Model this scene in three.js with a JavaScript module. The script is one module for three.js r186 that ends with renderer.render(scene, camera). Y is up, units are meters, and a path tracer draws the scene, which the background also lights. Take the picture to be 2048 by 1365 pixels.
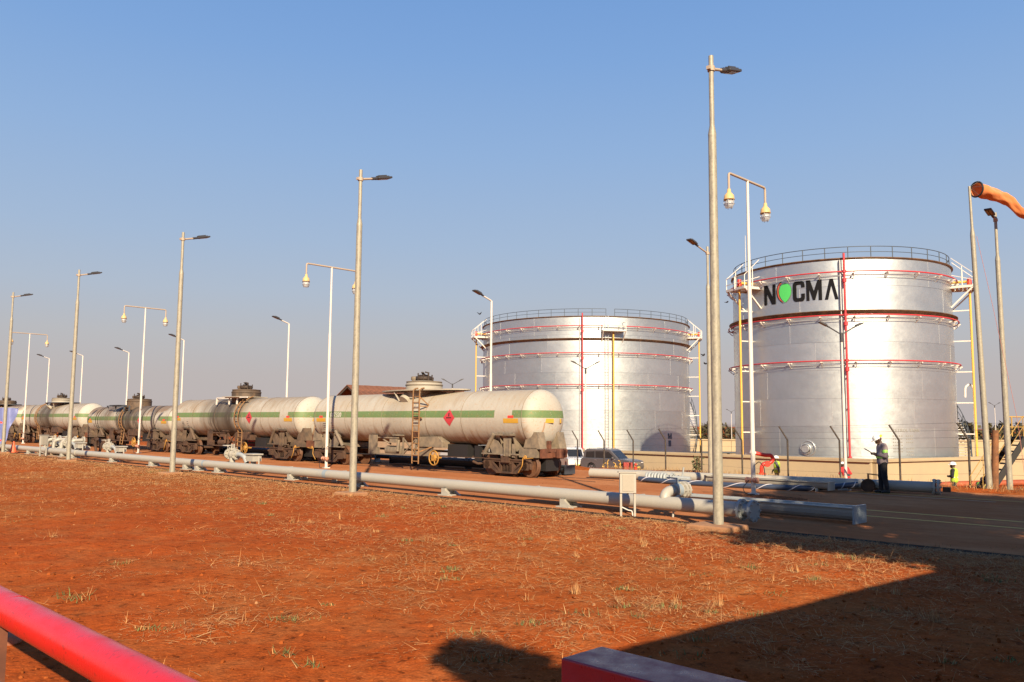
import * as THREE from 'three';
import { mergeGeometries } from 'three/addons/utils/BufferGeometryUtils.js';
import { RoundedBoxGeometry } from 'three/addons/geometries/RoundedBoxGeometry.js';
import { MarchingCubes } from 'three/addons/objects/MarchingCubes.js';
import { FontLoader } from 'three/addons/loaders/FontLoader.js';

// ---------------------------------------------------------------- camera, sky, sun, exposure
const V = (x, y, z) => new THREE.Vector3(x, y, z);
const scene = new THREE.Scene();
const camera = new THREE.PerspectiveCamera(44.22, 1024 / 682, 0.1, 6000);
camera.position.set(0, 2, 0);
camera.rotation.order = 'YXZ';
camera.rotation.set(0.0976, 0, 0.0076);
scene.add(camera);
const EXPOSURE = 1.9;
const renderer = new THREE.WebGLRenderer({ antialias: true });
renderer.setSize(1024, 682);
renderer.toneMapping = THREE.LinearToneMapping;
renderer.toneMappingExposure = EXPOSURE;
renderer.shadowMap.enabled = true;
const SUN_AZ = 0.136, SUN_EL = 29 * Math.PI / 180;
const sunDir = V(Math.sin(SUN_AZ) * Math.cos(SUN_EL), Math.sin(SUN_EL), Math.cos(SUN_AZ) * Math.cos(SUN_EL));
const sun = new THREE.DirectionalLight(new THREE.Color().setRGB(1, 0.82, 0.585), 5);
sun.position.copy(sunDir).multiplyScalar(150).add(V(0, 0, -50));
sun.target.position.set(0, 0, -50);
sun.castShadow = true; sun.shadow.radius = 1; sun.shadow.mapSize.set(4096, 4096);
Object.assign(sun.shadow.camera, { left: -120, right: 120, top: 90, bottom: -90, near: 1, far: 420 });
scene.add(sun, sun.target);
{ // clear dusty evening sky: elevation in degrees -> sRGB colour
  const stops = [[-90, 150, 120, 105], [-1, 172, 160, 160], [0, 189, 179, 177], [3, 189, 182, 181], [5.5, 186, 187, 191], [8.5, 176, 189, 206], [12, 164, 186, 214], [18, 146, 178, 219], [24, 128, 167, 218], [29, 116, 158, 214], [42, 82, 126, 190], [60, 62, 104, 170], [90, 46, 84, 150]];
  const lin = c => { c /= 255; return c <= 0.04045 ? c / 12.92 : ((c + 0.055) / 1.055) ** 2.4; };
  const w = 512, h = 1024, d = new Float32Array(w * h * 4);
  for (let j = 0; j < h; j++) {
    const el = (j + 0.5) / h * 180 - 90;
    let k = 0; while (k < stops.length - 2 && el > stops[k + 1][0]) k++;
    const a = stops[k], b = stops[k + 1], t = Math.min(1, Math.max(0, (el - a[0]) / (b[0] - a[0])));
    const c = [1, 2, 3].map(i => (lin(a[i]) * (1 - t) + lin(b[i]) * t) / EXPOSURE);
    for (let i = 0; i < w; i++) { const o = (j * w + i) * 4; d[o] = c[0]; d[o + 1] = c[1]; d[o + 2] = c[2]; d[o + 3] = 1; }
  }
  const sky = new THREE.DataTexture(d, w, h, THREE.RGBAFormat, THREE.FloatType);
  sky.mapping = THREE.EquirectangularReflectionMapping; sky.magFilter = sky.minFilter = THREE.LinearFilter; sky.needsUpdate = true;
  scene.background = sky; scene.environment = sky;
}

// ---------------------------------------------------------------- helpers
const rng = seed => () => { seed |= 0; seed = seed + 0x6D2B79F5 | 0; let t = Math.imul(seed ^ seed >>> 15, 1 | seed); t = t + Math.imul(t ^ t >>> 7, 61 | t) ^ t; return ((t ^ t >>> 14) >>> 0) / 4294967296; };
const R0 = rng(11);
const TH = 0.7937, DX = -Math.sin(TH), DZ = Math.cos(TH), NX = Math.cos(TH), NZ = Math.sin(TH), OX = 4.055, OZ = 16.79;
const PHI = -(Math.PI / 2 - TH);                    // yard axes: local +x runs along the track to the right, +z towards the camera
const W = (s, t, y = 0) => V(OX + s * DX + t * NX, y, -(OZ + s * DZ + t * NZ));
const ST = (x, z) => { const a = x - OX, b = -z - OZ; return [a * DX + b * DZ, a * NX + b * NZ]; };
const clamp = (x, a = 0, b = 1) => Math.min(b, Math.max(a, x)), mix = (a, b, t) => a + (b - a) * t;
const smooth = (a, b, x) => { const t = clamp((x - a) / (b - a)); return t * t * (3 - 2 * t); };
// periodic value noise
const HT = new Float32Array(65536); { const r = rng(5); for (let i = 0; i < 65536; i++) HT[i] = r(); }
const hash = (x, y, s) => HT[(x * 374761 + y * 668265 + s * 91733) & 65535];
function vn(x, y, p, s) { // period p cells
  const xi = Math.floor(x), yi = Math.floor(y), fx = x - xi, fy = y - yi, u = fx * fx * (3 - 2 * fx), v = fy * fy * (3 - 2 * fy);
  const m = q => p ? ((q % p) + p) % p : q, x0 = m(xi), x1 = m(xi + 1), y0 = m(yi), y1 = m(yi + 1);
  return mix(mix(hash(x0, y0, s), hash(x1, y0, s), u), mix(hash(x0, y1, s), hash(x1, y1, s), u), v);
}
function fbm(x, y, p, s, oct = 4) { let a = 0, w = 0.5, t = 0; for (let o = 0; o < oct; o++) { a += w * vn(x, y, p, s + o); t += w; x *= 2; y *= 2; p *= 2; w *= 0.55; } return a / t; }
const FB = (x, z, f, s, o = 3) => fbm(x * f, z * f, 0, s, o);
function tex(w, h, fn, srgb = true, rep = true) { // fn(u, v, put) -> linear colour [0,1] or grey
  const d = new Uint8Array(w * h * 4), o = [0, 0, 0], enc = c => { c = clamp(c); return srgb ? (c <= 0.0031308 ? c * 12.92 : 1.055 * c ** (1 / 2.4) - 0.055) : c; };
  for (let j = 0; j < h; j++) for (let i = 0; i < w; i++) { fn(i / w, j / h, o); const k = (j * w + i) * 4; d[k] = enc(o[0]) * 255; d[k + 1] = enc(o[1]) * 255; d[k + 2] = enc(o[2]) * 255; d[k + 3] = 255; }
  const t = new THREE.DataTexture(d, w, h); t.magFilter = THREE.LinearFilter; t.minFilter = THREE.LinearMipmapLinearFilter; t.generateMipmaps = true;
  if (srgb) t.colorSpace = THREE.SRGBColorSpace;
  if (rep) t.wrapS = t.wrapT = THREE.RepeatWrapping; t.needsUpdate = true; return t;
}
const scaled = (t, m) => { const c = t.clone(); c.repeat.set(1 / m, 1 / m); c.needsUpdate = true; return c; };
const grey = (o, v) => { o[0] = o[1] = o[2] = v; };

// geometry collector: every piece gets uv in metres unless it brings its own
const M4 = (x, y, z, rx = 0, ry = 0, rz = 0, s = 1) => new THREE.Matrix4().compose(V(x, y, z), new THREE.Quaternion().setFromEuler(new THREE.Euler(rx, ry, rz)), typeof s === 'number' ? V(s, s, s) : s);
function boxUV(g) {
  const p = g.attributes.position, n = g.attributes.normal, u = new Float32Array(p.count * 2);
  for (let i = 0; i < p.count; i++) {
    const ax = Math.abs(n.getX(i)), ay = Math.abs(n.getY(i)), az = Math.abs(n.getZ(i)), x = p.getX(i), y = p.getY(i), z = p.getZ(i);
    if (ay >= ax && ay >= az) { u[2 * i] = x; u[2 * i + 1] = z; } else if (ax > az) { u[2 * i] = z + 0.37; u[2 * i + 1] = y; } else { u[2 * i] = x; u[2 * i + 1] = y; }
  }
  g.setAttribute('uv', new THREE.BufferAttribute(u, 2)); return g;
}
class MB {
  constructor() { this.l = []; }
  add(g, m, keep) { g = g.index ? g.toNonIndexed() : g.clone(); for (const k of Object.keys(g.attributes)) if (!['position', 'normal', 'uv'].includes(k)) g.deleteAttribute(k); if (m) g.applyMatrix4(m); if (!keep) boxUV(g); this.l.push(g); return this; }
  box(x, y, z, w, h, d, rx = 0, ry = 0, rz = 0) { return this.add(new THREE.BoxGeometry(w, h, d), M4(x, y, z, rx, ry, rz)); }
  rbox(x, y, z, w, h, d, r = 0.02, rx = 0, ry = 0, rz = 0, seg = 2) { return this.add(new RoundedBoxGeometry(w, h, d, seg, r), M4(x, y, z, rx, ry, rz)); }
  rod(a, b, r1, r2 = r1, seg = 10, open = false) {
    a = V(...a); b = V(...b); const d = b.clone().sub(a), L = d.length(), q = new THREE.Quaternion().setFromUnitVectors(V(0, 1, 0), d.normalize());
    return this.add(new THREE.CylinderGeometry(r2, r1, L, seg, 1, open), new THREE.Matrix4().compose(a.add(b).multiplyScalar(0.5), q, V(1, 1, 1)));
  }
  bar(a, b, w, h) { a = V(...a); b = V(...b); const d = b.clone().sub(a), L = d.length(), m = new THREE.Matrix4().lookAt(a, b, Math.abs(d.y) > 0.98 * L ? V(1, 0, 0.01) : V(0, 1, 0)); m.setPosition(a.add(b).multiplyScalar(0.5)); return this.add(new THREE.BoxGeometry(w, h, L), m); }
  tube(pts, r, seg = 8, n = 0, closed = false) { const c = new THREE.CatmullRomCurve3(pts.map(p => V(...p)), closed, 'catmullrom', 0.3); return this.add(new THREE.TubeGeometry(c, n || pts.length * 6, r, seg, closed)); }
  lathe(pts, seg = 24, m) { return this.add(new THREE.LatheGeometry(pts.map(p => new THREE.Vector2(...p)), seg), m); }
  torus(R, r, m, s1 = 6, s2 = 32) { return this.add(new THREE.TorusGeometry(R, r, s1, s2), m); }
  sphere(x, y, z, r, sx = 1, sy = 1, sz = 1, a = 14, b = 10) { return this.add(new THREE.SphereGeometry(r, a, b), M4(x, y, z, 0, 0, 0, V(sx, sy, sz))); }
  ext(pts, depth, m, holes = [], bevel = 0) { const s = new THREE.Shape(pts.map(p => new THREE.Vector2(...p))); for (const h of holes) s.holes.push(h instanceof THREE.Path ? h : new THREE.Path(h.map(p => new THREE.Vector2(...p)))); return this.add(new THREE.ExtrudeGeometry(s, { depth, bevelEnabled: bevel > 0, bevelSize: bevel, bevelThickness: bevel, bevelSegments: 1, curveSegments: 10 }), m); }
  geo() { return this.l.length === 1 ? this.l[0] : mergeGeometries(this.l); }
  build(name, mat, parent = scene) { return mesh(name, this.geo(), mat, parent); }
}
const used = new Map();
const numbered = n => { const k = used.get(n) || 0; used.set(n, k + 1); return k ? `${n}_${String(k).padStart(3, '0')}` : n; };
function mesh(name, geo, mat, parent = scene) { const o = new THREE.Mesh(geo, mat); o.name = parent === scene ? numbered(name) : name; o.castShadow = o.receiveShadow = true; parent.add(o); return o; }
function tag(o, label, category, group, kind) { if (label) o.userData.label = label; if (category) o.userData.category = category; if (group) o.userData.group = group; if (kind) o.userData.kind = kind; return o; }
function thing(name, label, category, p, ry = 0, group) { const o = new THREE.Group(); o.name = numbered(name); o.position.copy(p); o.rotation.y = ry; scene.add(o); return tag(o, label, category, group); }
function dup(src, p, ry, label, group) { const c = src.clone(); c.name = numbered(src.name.replace(/_\d{3}$/, '')); scene.add(c); c.userData = { ...src.userData }; c.position.copy(p); c.rotation.y = ry; return tag(c, label, null, group); }
function inst(name, geo, mat, mats, colors, parent = scene) {
  const o = new THREE.InstancedMesh(geo, mat, mats.length); o.name = parent === scene ? numbered(name) : name; o.castShadow = o.receiveShadow = true; o.userData.kind = 'stuff';
  mats.forEach((m, i) => { o.setMatrixAt(i, m); if (colors) o.setColorAt(i, colors[i]); }); parent.add(o); return o;
}
const rgb = (r, g, b) => new THREE.Color().setRGB(r, g, b);

// ---------------------------------------------------------------- textures and materials
const T = {};
T.grime = tex(512, 512, (u, v, o) => { const a = fbm(u * 6, v * 6, 6, 1, 5), b = vn(u * 150, v * 150, 150, 9), c = fbm(u * 22, v * 5, 5, 3, 3); let k = 0.9 + 0.16 * (a - 0.5) + 0.08 * (b - 0.5); if (c > 0.66) k -= 0.5 * (c - 0.66); o[0] = k; o[1] = k * (1 - 0.05 * a); o[2] = k * (1 - 0.11 * a); });
T.rust = tex(512, 512, (u, v, o) => { const a = fbm(u * 7, v * 7, 7, 21, 5), b = fbm(u * 40, v * 40, 40, 33, 3), t = clamp(a * 1.5 - 0.3 + 0.4 * (b - 0.5)); o[0] = mix(0.38, 1, t); o[1] = mix(0.36, 0.86, t); o[2] = mix(0.36, 0.72, t); });
T.galv = tex(512, 512, (u, v, o) => { const a = fbm(u * 24, v * 24, 24, 41, 3), b = fbm(u * 5, v * 3, 3, 43, 4); const k = 0.82 + 0.4 * (a - 0.5) + 0.55 * (b - 0.5); o[0] = k; o[1] = k * 0.985; o[2] = k * (1.02 - 0.16 * b); });
T.conc = tex(512, 512, (u, v, o) => { const a = fbm(u * 8, v * 8, 8, 51, 5), b = vn(u * 200, v * 200, 200, 55), c = fbm(u * 3, v * 3, 3, 57, 3), k = 0.82 + 0.3 * (a - 0.5) + 0.14 * (b - 0.5); o[0] = k; o[1] = k * mix(1, 0.9, c); o[2] = k * mix(1, 0.8, c); });
T.plaster = tex(512, 512, (u, v, o) => { const a = fbm(u * 5, v * 5, 5, 61, 5), b = vn(u * 180, v * 180, 180, 65); const k = 0.93 + 0.14 * (a - 0.5) + 0.06 * (b - 0.5); o[0] = k; o[1] = k * 0.99; o[2] = k * mix(1.02, 0.93, a); });
T.fine = tex(512, 512, (u, v, o) => grey(o, 0.5 + 0.5 * (fbm(u * 40, v * 40, 40, 71, 4) - 0.5) + 0.3 * (vn(u * 200, v * 200, 200, 75) - 0.5)), false);
T.dirtBump = tex(1024, 1024, (u, v, o) => { const a = fbm(u * 24, v * 24, 24, 81, 6), b = fbm(u * 120, v * 120, 120, 83, 3); grey(o, 0.6 * a + 0.4 * b); }, false);
T.dirt = tex(1024, 1024, (u, v, o) => {
  const a = fbm(u * 5, v * 5, 5, 91, 4), b = fbm(u * 60, v * 60, 60, 93, 4), c = vn(u * 400, v * 400, 400, 95), d = fbm(u * 14, v * 14, 14, 97, 4);
  const t = clamp((d - 0.42) * 3.2), k = 0.8 + 0.5 * (b - 0.5) + 0.3 * (c - 0.5) + 0.3 * (a - 0.5);
  o[0] = mix(0.38, 0.4, t) * k; o[1] = mix(0.086, 0.118, t) * k; o[2] = mix(0.018, 0.034, t) * k;
  if (c > 0.93) { o[0] += 0.1; o[1] += 0.07; o[2] += 0.035; } if (b < 0.26) { o[0] *= 0.6; o[1] *= 0.6; o[2] *= 0.6; }
});
T.yard = tex(1024, 1024, (u, v, o) => {
  const a = fbm(u * 4, v * 7, 4, 101, 5), b = fbm(u * 50, v * 50, 50, 103, 4), c = fbm(u * 6, v * 60, 6, 105, 3), e = vn(u * 300, v * 300, 300, 107);
  const t = clamp((a - 0.4) * 2.5 + (c - 0.5) * 0.8), k = 0.92 + 0.25 * (b - 0.5) + 0.12 * (e - 0.5);
  o[0] = mix(0.44, 0.37, t) * k; o[1] = mix(0.185, 0.132, t) * k; o[2] = mix(0.08, 0.05, t) * k;
});
T.chips = tex(1024, 1024, (u, v, o) => { const a = fbm(u * 9, v * 9, 9, 141, 4), b = vn(u * 90, v * 340, 90, 143), c = vn(u * 260, v * 40, 40, 145), d = fbm(u * 60, v * 60, 60, 147, 2); let k = 0.93 + 0.14 * (a - 0.5); o[0] = k; o[1] = k; o[2] = k; if (b > 0.965 && a > 0.5) { o[0] = 0.55; o[1] = 1; o[2] = 1; } if (c > 0.97 && d > 0.55) { o[0] = 0.7; o[1] = 1; o[2] = 1; } if (d > 0.78) { o[0] *= 0.75; o[1] = 1; o[2] = 1; } });
T.chipRough = tex(512, 512, (u, v, o) => { const a = fbm(u * 8, v * 8, 8, 151, 5), b = vn(u * 200, v * 60, 60, 153); grey(o, 0.7 + 0.7 * (a - 0.5) + 0.2 * (b - 0.5)); }, false);
T.steelWobble = tex(1024, 1024, (u, v, o) => grey(o, 0.7 * fbm(u * 7, v * 5, 5, 111, 3) + 0.3 * fbm(u * 26, v * 22, 22, 115, 3)), false);
T.tankTint = tex(1024, 1024, (u, v, o) => { const a = fbm(u * 6, v * 9, 3, 121, 4), b = fbm(u * 60, v * 16, 20, 125, 3), k = 0.93 + 0.1 * (a - 0.5) + 0.06 * (b - 0.5); o[0] = k; o[1] = k; o[2] = k; });
T.tankRough = tex(512, 512, (u, v, o) => grey(o, 0.88 + 0.2 * (fbm(u * 9, v * 14, 9, 131, 4) - 0.5) + 0.08 * (fbm(u * 50, v * 50, 50, 133, 2) - 0.5)), false);
const mat = (color, rough = 0.7, o = {}) => new THREE.MeshStandardMaterial({ color: Array.isArray(color) ? rgb(...color) : color, roughness: rough, ...o });
const painted = (c, r = 0.55, m = 2, o = {}) => mat(c, r, { map: scaled(T.grime, m), ...o });
const mp = {
  galv: mat([0.345, 0.325, 0.265], 0.55, { metalness: 0.15, map: scaled(T.galv, 0.8) }),
  crossbar: painted([0.42, 0.34, 0.26], 0.6, 1),
  white: painted([0.66, 0.63, 0.58], 0.5, 1.5),
  lampDark: mat([0.05, 0.05, 0.055], 0.45, { map: scaled(T.grime, 0.7) }),
  lampGlass: mat([0.22, 0.16, 0.11], 0.25),
  housing: painted([0.66, 0.45, 0.2], 0.5, 0.7),
  girder: mat([0.24, 0.17, 0.11], 0.6, { map: scaled(T.rust, 2.5), metalness: 0.3 }),  // brown painted in for red ground reflected on the shaded undersides
  pink: painted([0.5, 0.24, 0.16], 0.6, 0.5),
  glassClear: new THREE.MeshPhysicalMaterial({ color: rgb(0.8, 0.8, 0.78), roughness: 0.25, transmission: 0.6, thickness: 0 }),
  cable: mat([0.02, 0.02, 0.02], 0.6),
  pipe: painted([0.385, 0.372, 0.325], 0.45, 3),
  pipeBlue: painted([0.27, 0.33, 0.37], 0.5, 2),
  tray: painted([0.34, 0.37, 0.375], 0.5, 3),
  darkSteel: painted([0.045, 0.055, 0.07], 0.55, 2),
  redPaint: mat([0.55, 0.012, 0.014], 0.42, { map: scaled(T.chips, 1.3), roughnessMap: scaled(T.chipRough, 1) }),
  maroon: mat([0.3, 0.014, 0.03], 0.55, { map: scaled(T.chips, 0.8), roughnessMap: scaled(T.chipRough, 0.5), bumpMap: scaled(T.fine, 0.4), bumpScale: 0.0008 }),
  redPipe: painted([0.5, 0.035, 0.045], 0.5, 2),
  fireRed: painted([0.62, 0.04, 0.02], 0.4, 1),
  yellow: painted([0.72, 0.43, 0.08], 0.5, 2),
  rust: mat([0.105, 0.062, 0.04], 0.85, { map: scaled(T.rust, 1.2) }),
  rustRed: mat([0.17, 0.07, 0.042], 0.85, { map: scaled(T.rust, 1) }),
  frame: mat([0.25, 0.225, 0.18], 0.75, { map: scaled(T.rust, 1.6) }),
  oily: mat([0.05, 0.035, 0.025], 0.7, { map: scaled(T.rust, 1) }),
  black: mat([0.014, 0.013, 0.013], 0.6),
  lever: mat([0.5, 0.29, 0.06], 0.6, { map: scaled(T.rust, 1) }),
  ladder: mat([0.32, 0.19, 0.085], 0.75, { map: scaled(T.rust, 1) }),
  plate: mat([0.55, 0.32, 0.04], 0.5, { map: scaled(T.grime, 1) }),
  reflector: mat([0.75, 0.05, 0.03], 0.4),
  placard: mat([0.5, 0.045, 0.06], 0.5, { map: scaled(T.grime, 0.8) }),
  cream: painted([0.36, 0.33, 0.27], 0.65, 2),
  dirtyPad: mat([0.38, 0.2, 0.1], 1, { map: scaled(T.conc, 1.1), bumpMap: scaled(T.fine, 1), bumpScale: 0.006 }),
  concrete: mat([0.32, 0.24, 0.17], 0.95, { map: scaled(T.conc, 1.5), bumpMap: scaled(T.fine, 1), bumpScale: 0.004 }),
  wall: mat([0.41, 0.335, 0.21], 0.95, { map: scaled(T.plaster, 5), bumpMap: scaled(T.fine, 2), bumpScale: 0.003 }),
  coping: mat([0.4, 0.32, 0.2], 0.95, { map: scaled(T.plaster, 3) }),
  post: mat([0.07, 0.06, 0.05], 0.7, { map: scaled(T.rust, 1) }),
  wire: mat([0.1, 0.1, 0.1], 0.5, { metalness: 0.5 }),
  wood: mat([0.27, 0.13, 0.06], 0.9, { map: scaled(T.rust, 0.8) }),
  lineYellow: mat([0.85, 0.52, 0.12], 0.9, { map: scaled(T.conc, 0.9) }),
  linePale: mat([0.62, 0.5, 0.33], 0.9, { map: scaled(T.conc, 0.9) }),
  bitumen: new THREE.MeshPhysicalMaterial({ color: rgb(0.03, 0.024, 0.021), roughness: 0.95, specularIntensity: 0.1, map: scaled(T.conc, 0.7) }),  // dark tone covers bitumen plus painted shadow of the earth lip
  hose: mat([0.035, 0.05, 0.085], 0.45), hosePale: mat([0.5, 0.5, 0.55], 0.5),
  aluTrim: mat([0.72, 0.73, 0.74], 0.4, { metalness: 0.85, map: scaled(T.grime, 2) }),
  railDark: mat([0.07, 0.085, 0.1], 0.5, { metalness: 0.3 }),
  greyPipe: mat([0.45, 0.46, 0.46], 0.5, { metalness: 0.4 }),
};

// ---------------------------------------------------------------- the ground
const profile = [[-900, 0.4], [-60, 0.12], [-25, 0.06], [-0.3, 0.022], [-0.12, 0.0], [13.6, 0], [14.1, 0.1], [14.9, 0.06], [16, -0.42], [24, -0.75], [27, -0.98], [30, -1.3], [36, -1.72], [40, -1.96], [44, -2.1], [60, -2.5], [100, -3.1], [200, -4.5], [320, -5.4], [3000, -5.4]];
function terrain(s, t) {
  let k = 0; while (k < profile.length - 2 && t > profile[k + 1][0]) k++;
  let y = mix(profile[k][1], profile[k + 1][1], clamp((t - profile[k][0]) / (profile[k + 1][0] - profile[k][0])));
  if (t < -0.2) { const x = s * 1.0, z = t * 1.0; y += (FB(x, z, 0.5, 201, 3) - 0.5) * 0.1 * smooth(0.2, 2, -t) + (FB(x, z, 2.6, 205, 3) - 0.5) * 0.045 * smooth(0.15, 0.7, -t); }
  if (t > 13.4 && t < 60) y += (FB(s, t, 1.3, 207, 4) - 0.5) * 0.22 * smooth(13.4, 14.4, t) * (1 - smooth(15, 20, t)) + (FB(s, t, 0.5, 209, 3) - 0.5) * 0.2 * smooth(15, 18, t);
  if (s < 20) y -= 0.34 * Math.exp(-(((t - 28.4) / 1.9) ** 2)) * smooth(20, 16, s);
  if (t > 0 && t < 13.4) y = -0.05;
  return y;
}
const GY = (x, z) => terrain(...ST(x, z));
{
  const ss = [], tt = [];
  for (let s = -16; s < 62; s += 0.28) ss.push(s);
  for (let s = 62; s < 130; s += 2) ss.push(s);
  for (const s of [130, 160, 220, 320, 500, 900, 1600, 2600]) ss.push(s);
  for (let s = -17; s > -40; s -= 1.5) ss.unshift(s);
  for (const s of [-45, -60, -90, -150, -300, -700, -1500, -2600]) ss.unshift(s);
  for (const t of [-900, -500, -250, -120, -70, -45, -32, -26, -22]) tt.push(t);
  for (let t = -20; t < -0.3; t += 0.22) tt.push(t);
  tt.push(-0.2, -0.12, -0.02, 0.3, 5, 10, 13.3, 13.45);
  for (let t = 13.6; t < 17; t += 0.2) tt.push(t);
  for (let t = 17; t < 50; t += 1) tt.push(t);
  for (const t of [55, 60, 70, 85, 100, 130, 160, 200, 260, 320, 420, 600, 900, 1500, 2600]) tt.push(t);
  const P = [], U = [], I = [], C = [], n = tt.length;
  for (const s of ss) for (const t of tt) {
    const w = W(s, t, terrain(s, t)); P.push(w.x, w.y, w.z); U.push(s, t);
    const a = FB(s, t, 0.16, 221, 4), b = FB(s, t, 0.045, 225, 3), st = clamp((a - 0.42) * 3) * 0.6 + clamp((b - 0.45) * 3) * 0.4;
    C.push(mix(1.0, 0.97, st), mix(0.88, 1.22, st), mix(0.75, 1.2, st));
  }
  for (let i = 0; i < ss.length - 1; i++) for (let j = 0; j < n - 1; j++) { const a = i * n + j, b = a + n; I.push(a, b, a + 1, b, b + 1, a + 1); }
  const g = new THREE.BufferGeometry(); g.setAttribute('position', new THREE.Float32BufferAttribute(P, 3)); g.setAttribute('uv', new THREE.Float32BufferAttribute(U, 2)); g.setAttribute('color', new THREE.Float32BufferAttribute(C, 3)); g.setIndex(I); g.computeVertexNormals();
  tag(mesh('ground', g, new THREE.MeshPhysicalMaterial({ map: scaled(T.dirt, 4.7), bumpMap: scaled(T.dirtBump, 3.1), bumpScale: 0.022, roughness: 1, specularIntensity: 0.1, vertexColors: true })), 'red earth ground with patches of dry straw sloping down behind the yard', null, null, 'structure');
}
function strip(name, s0, s1, t0, t1, y, m, label, kind = 'structure', wob = 0, step = 2) { // a sheet along the yard
  const P = [], U = [], I = [], n = Math.max(2, Math.ceil((s1 - s0) / step) + 1);
  for (let i = 0; i < n; i++) { const s = mix(s0, s1, i / (n - 1)), e = wob * (FB(s, 3, 0.9, 231) - 0.5); for (const t of [t0, t1 + e]) { const w = W(s, t, y); P.push(w.x, w.y, w.z); U.push(s, t); } }
  for (let i = 0; i < n - 1; i++) I.push(2 * i, 2 * i + 2, 2 * i + 1, 2 * i + 2, 2 * i + 3, 2 * i + 1);
  const g = new THREE.BufferGeometry(); g.setAttribute('position', new THREE.Float32BufferAttribute(P, 3)); g.setAttribute('uv', new THREE.Float32BufferAttribute(U, 2)); g.setIndex(I); g.computeVertexNormals();
  return tag(mesh(name, g, m), label, null, null, kind);
}
strip('yard_paving', -60, 170, -0.02, 13.5, 0, new THREE.MeshPhysicalMaterial({ map: scaled(T.yard, 9.3), bumpMap: scaled(T.fine, 1.3), bumpScale: 0.006, roughness: 0.95, specularIntensity: 0.06 }), 'dusty orange concrete paving of the tanker siding', 'structure', 0.8, 0.7);
strip('kerb', -60, 170, -0.2, 0.3, 0.005, mp.bitumen, 'dark bitumen edge strip with the earth lip shadow painted in, between paving and red earth', 'structure', 0.1, 0.3);  // bitumen edge and lip shadow painted as one dark strip

// ---------------------------------------------------------------- storage tanks
const font = await new FontLoader().loadAsync('fonts/droid/droid_sans_bold.typeface.json');
const bendRing = (R, th0, th1, y0, y1, segT, segY = 1) => { // curved patch facing outwards, angles in radians
  const g = new THREE.PlaneGeometry(1, 1, segT, segY), p = g.attributes.position, n = g.attributes.normal, u = g.attributes.uv;
  for (let i = 0; i < p.count; i++) { const a = mix(th0, th1, p.getX(i) + 0.5), y = mix(y0, y1, p.getY(i) + 0.5); p.setXYZ(i, R * Math.sin(a), y, R * Math.cos(a)); n.setXYZ(i, Math.sin(a), 0, Math.cos(a)); u.setXY(i, a * R, y); }
  return g;
};
function bendShape(shape, R, th0, widthRad, w, y0, hScale, curve = 12) { // a flat shape of width w laid onto the cylinder
  const g = new THREE.ShapeGeometry(shape, curve), p = g.attributes.position, n = g.attributes.normal;
  for (let i = 0; i < p.count; i++) { const a = th0 + p.getX(i) / w * widthRad, y = y0 + p.getY(i) * hScale; p.setXYZ(i, R * Math.sin(a), y, R * Math.cos(a)); n.setXYZ(i, Math.sin(a), 0, Math.cos(a)); }
  return g;
}
const rad = d => d * Math.PI / 180;
const tankMats = [0, 1, 2, 3].map(i => new THREE.MeshStandardMaterial({ color: rgb(0.56 + 0.016 * i, 0.6 + 0.016 * i, 0.6 + 0.016 * i), metalness: 0.9, roughness: 0.47 + 0.015 * (i % 2), roughnessMap: scaled(T.tankRough, 5 + i), map: scaled(T.tankTint, 7 + i), bumpMap: scaled(T.steelWobble, 6.5 + i), bumpScale: 0.014 }));
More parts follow.
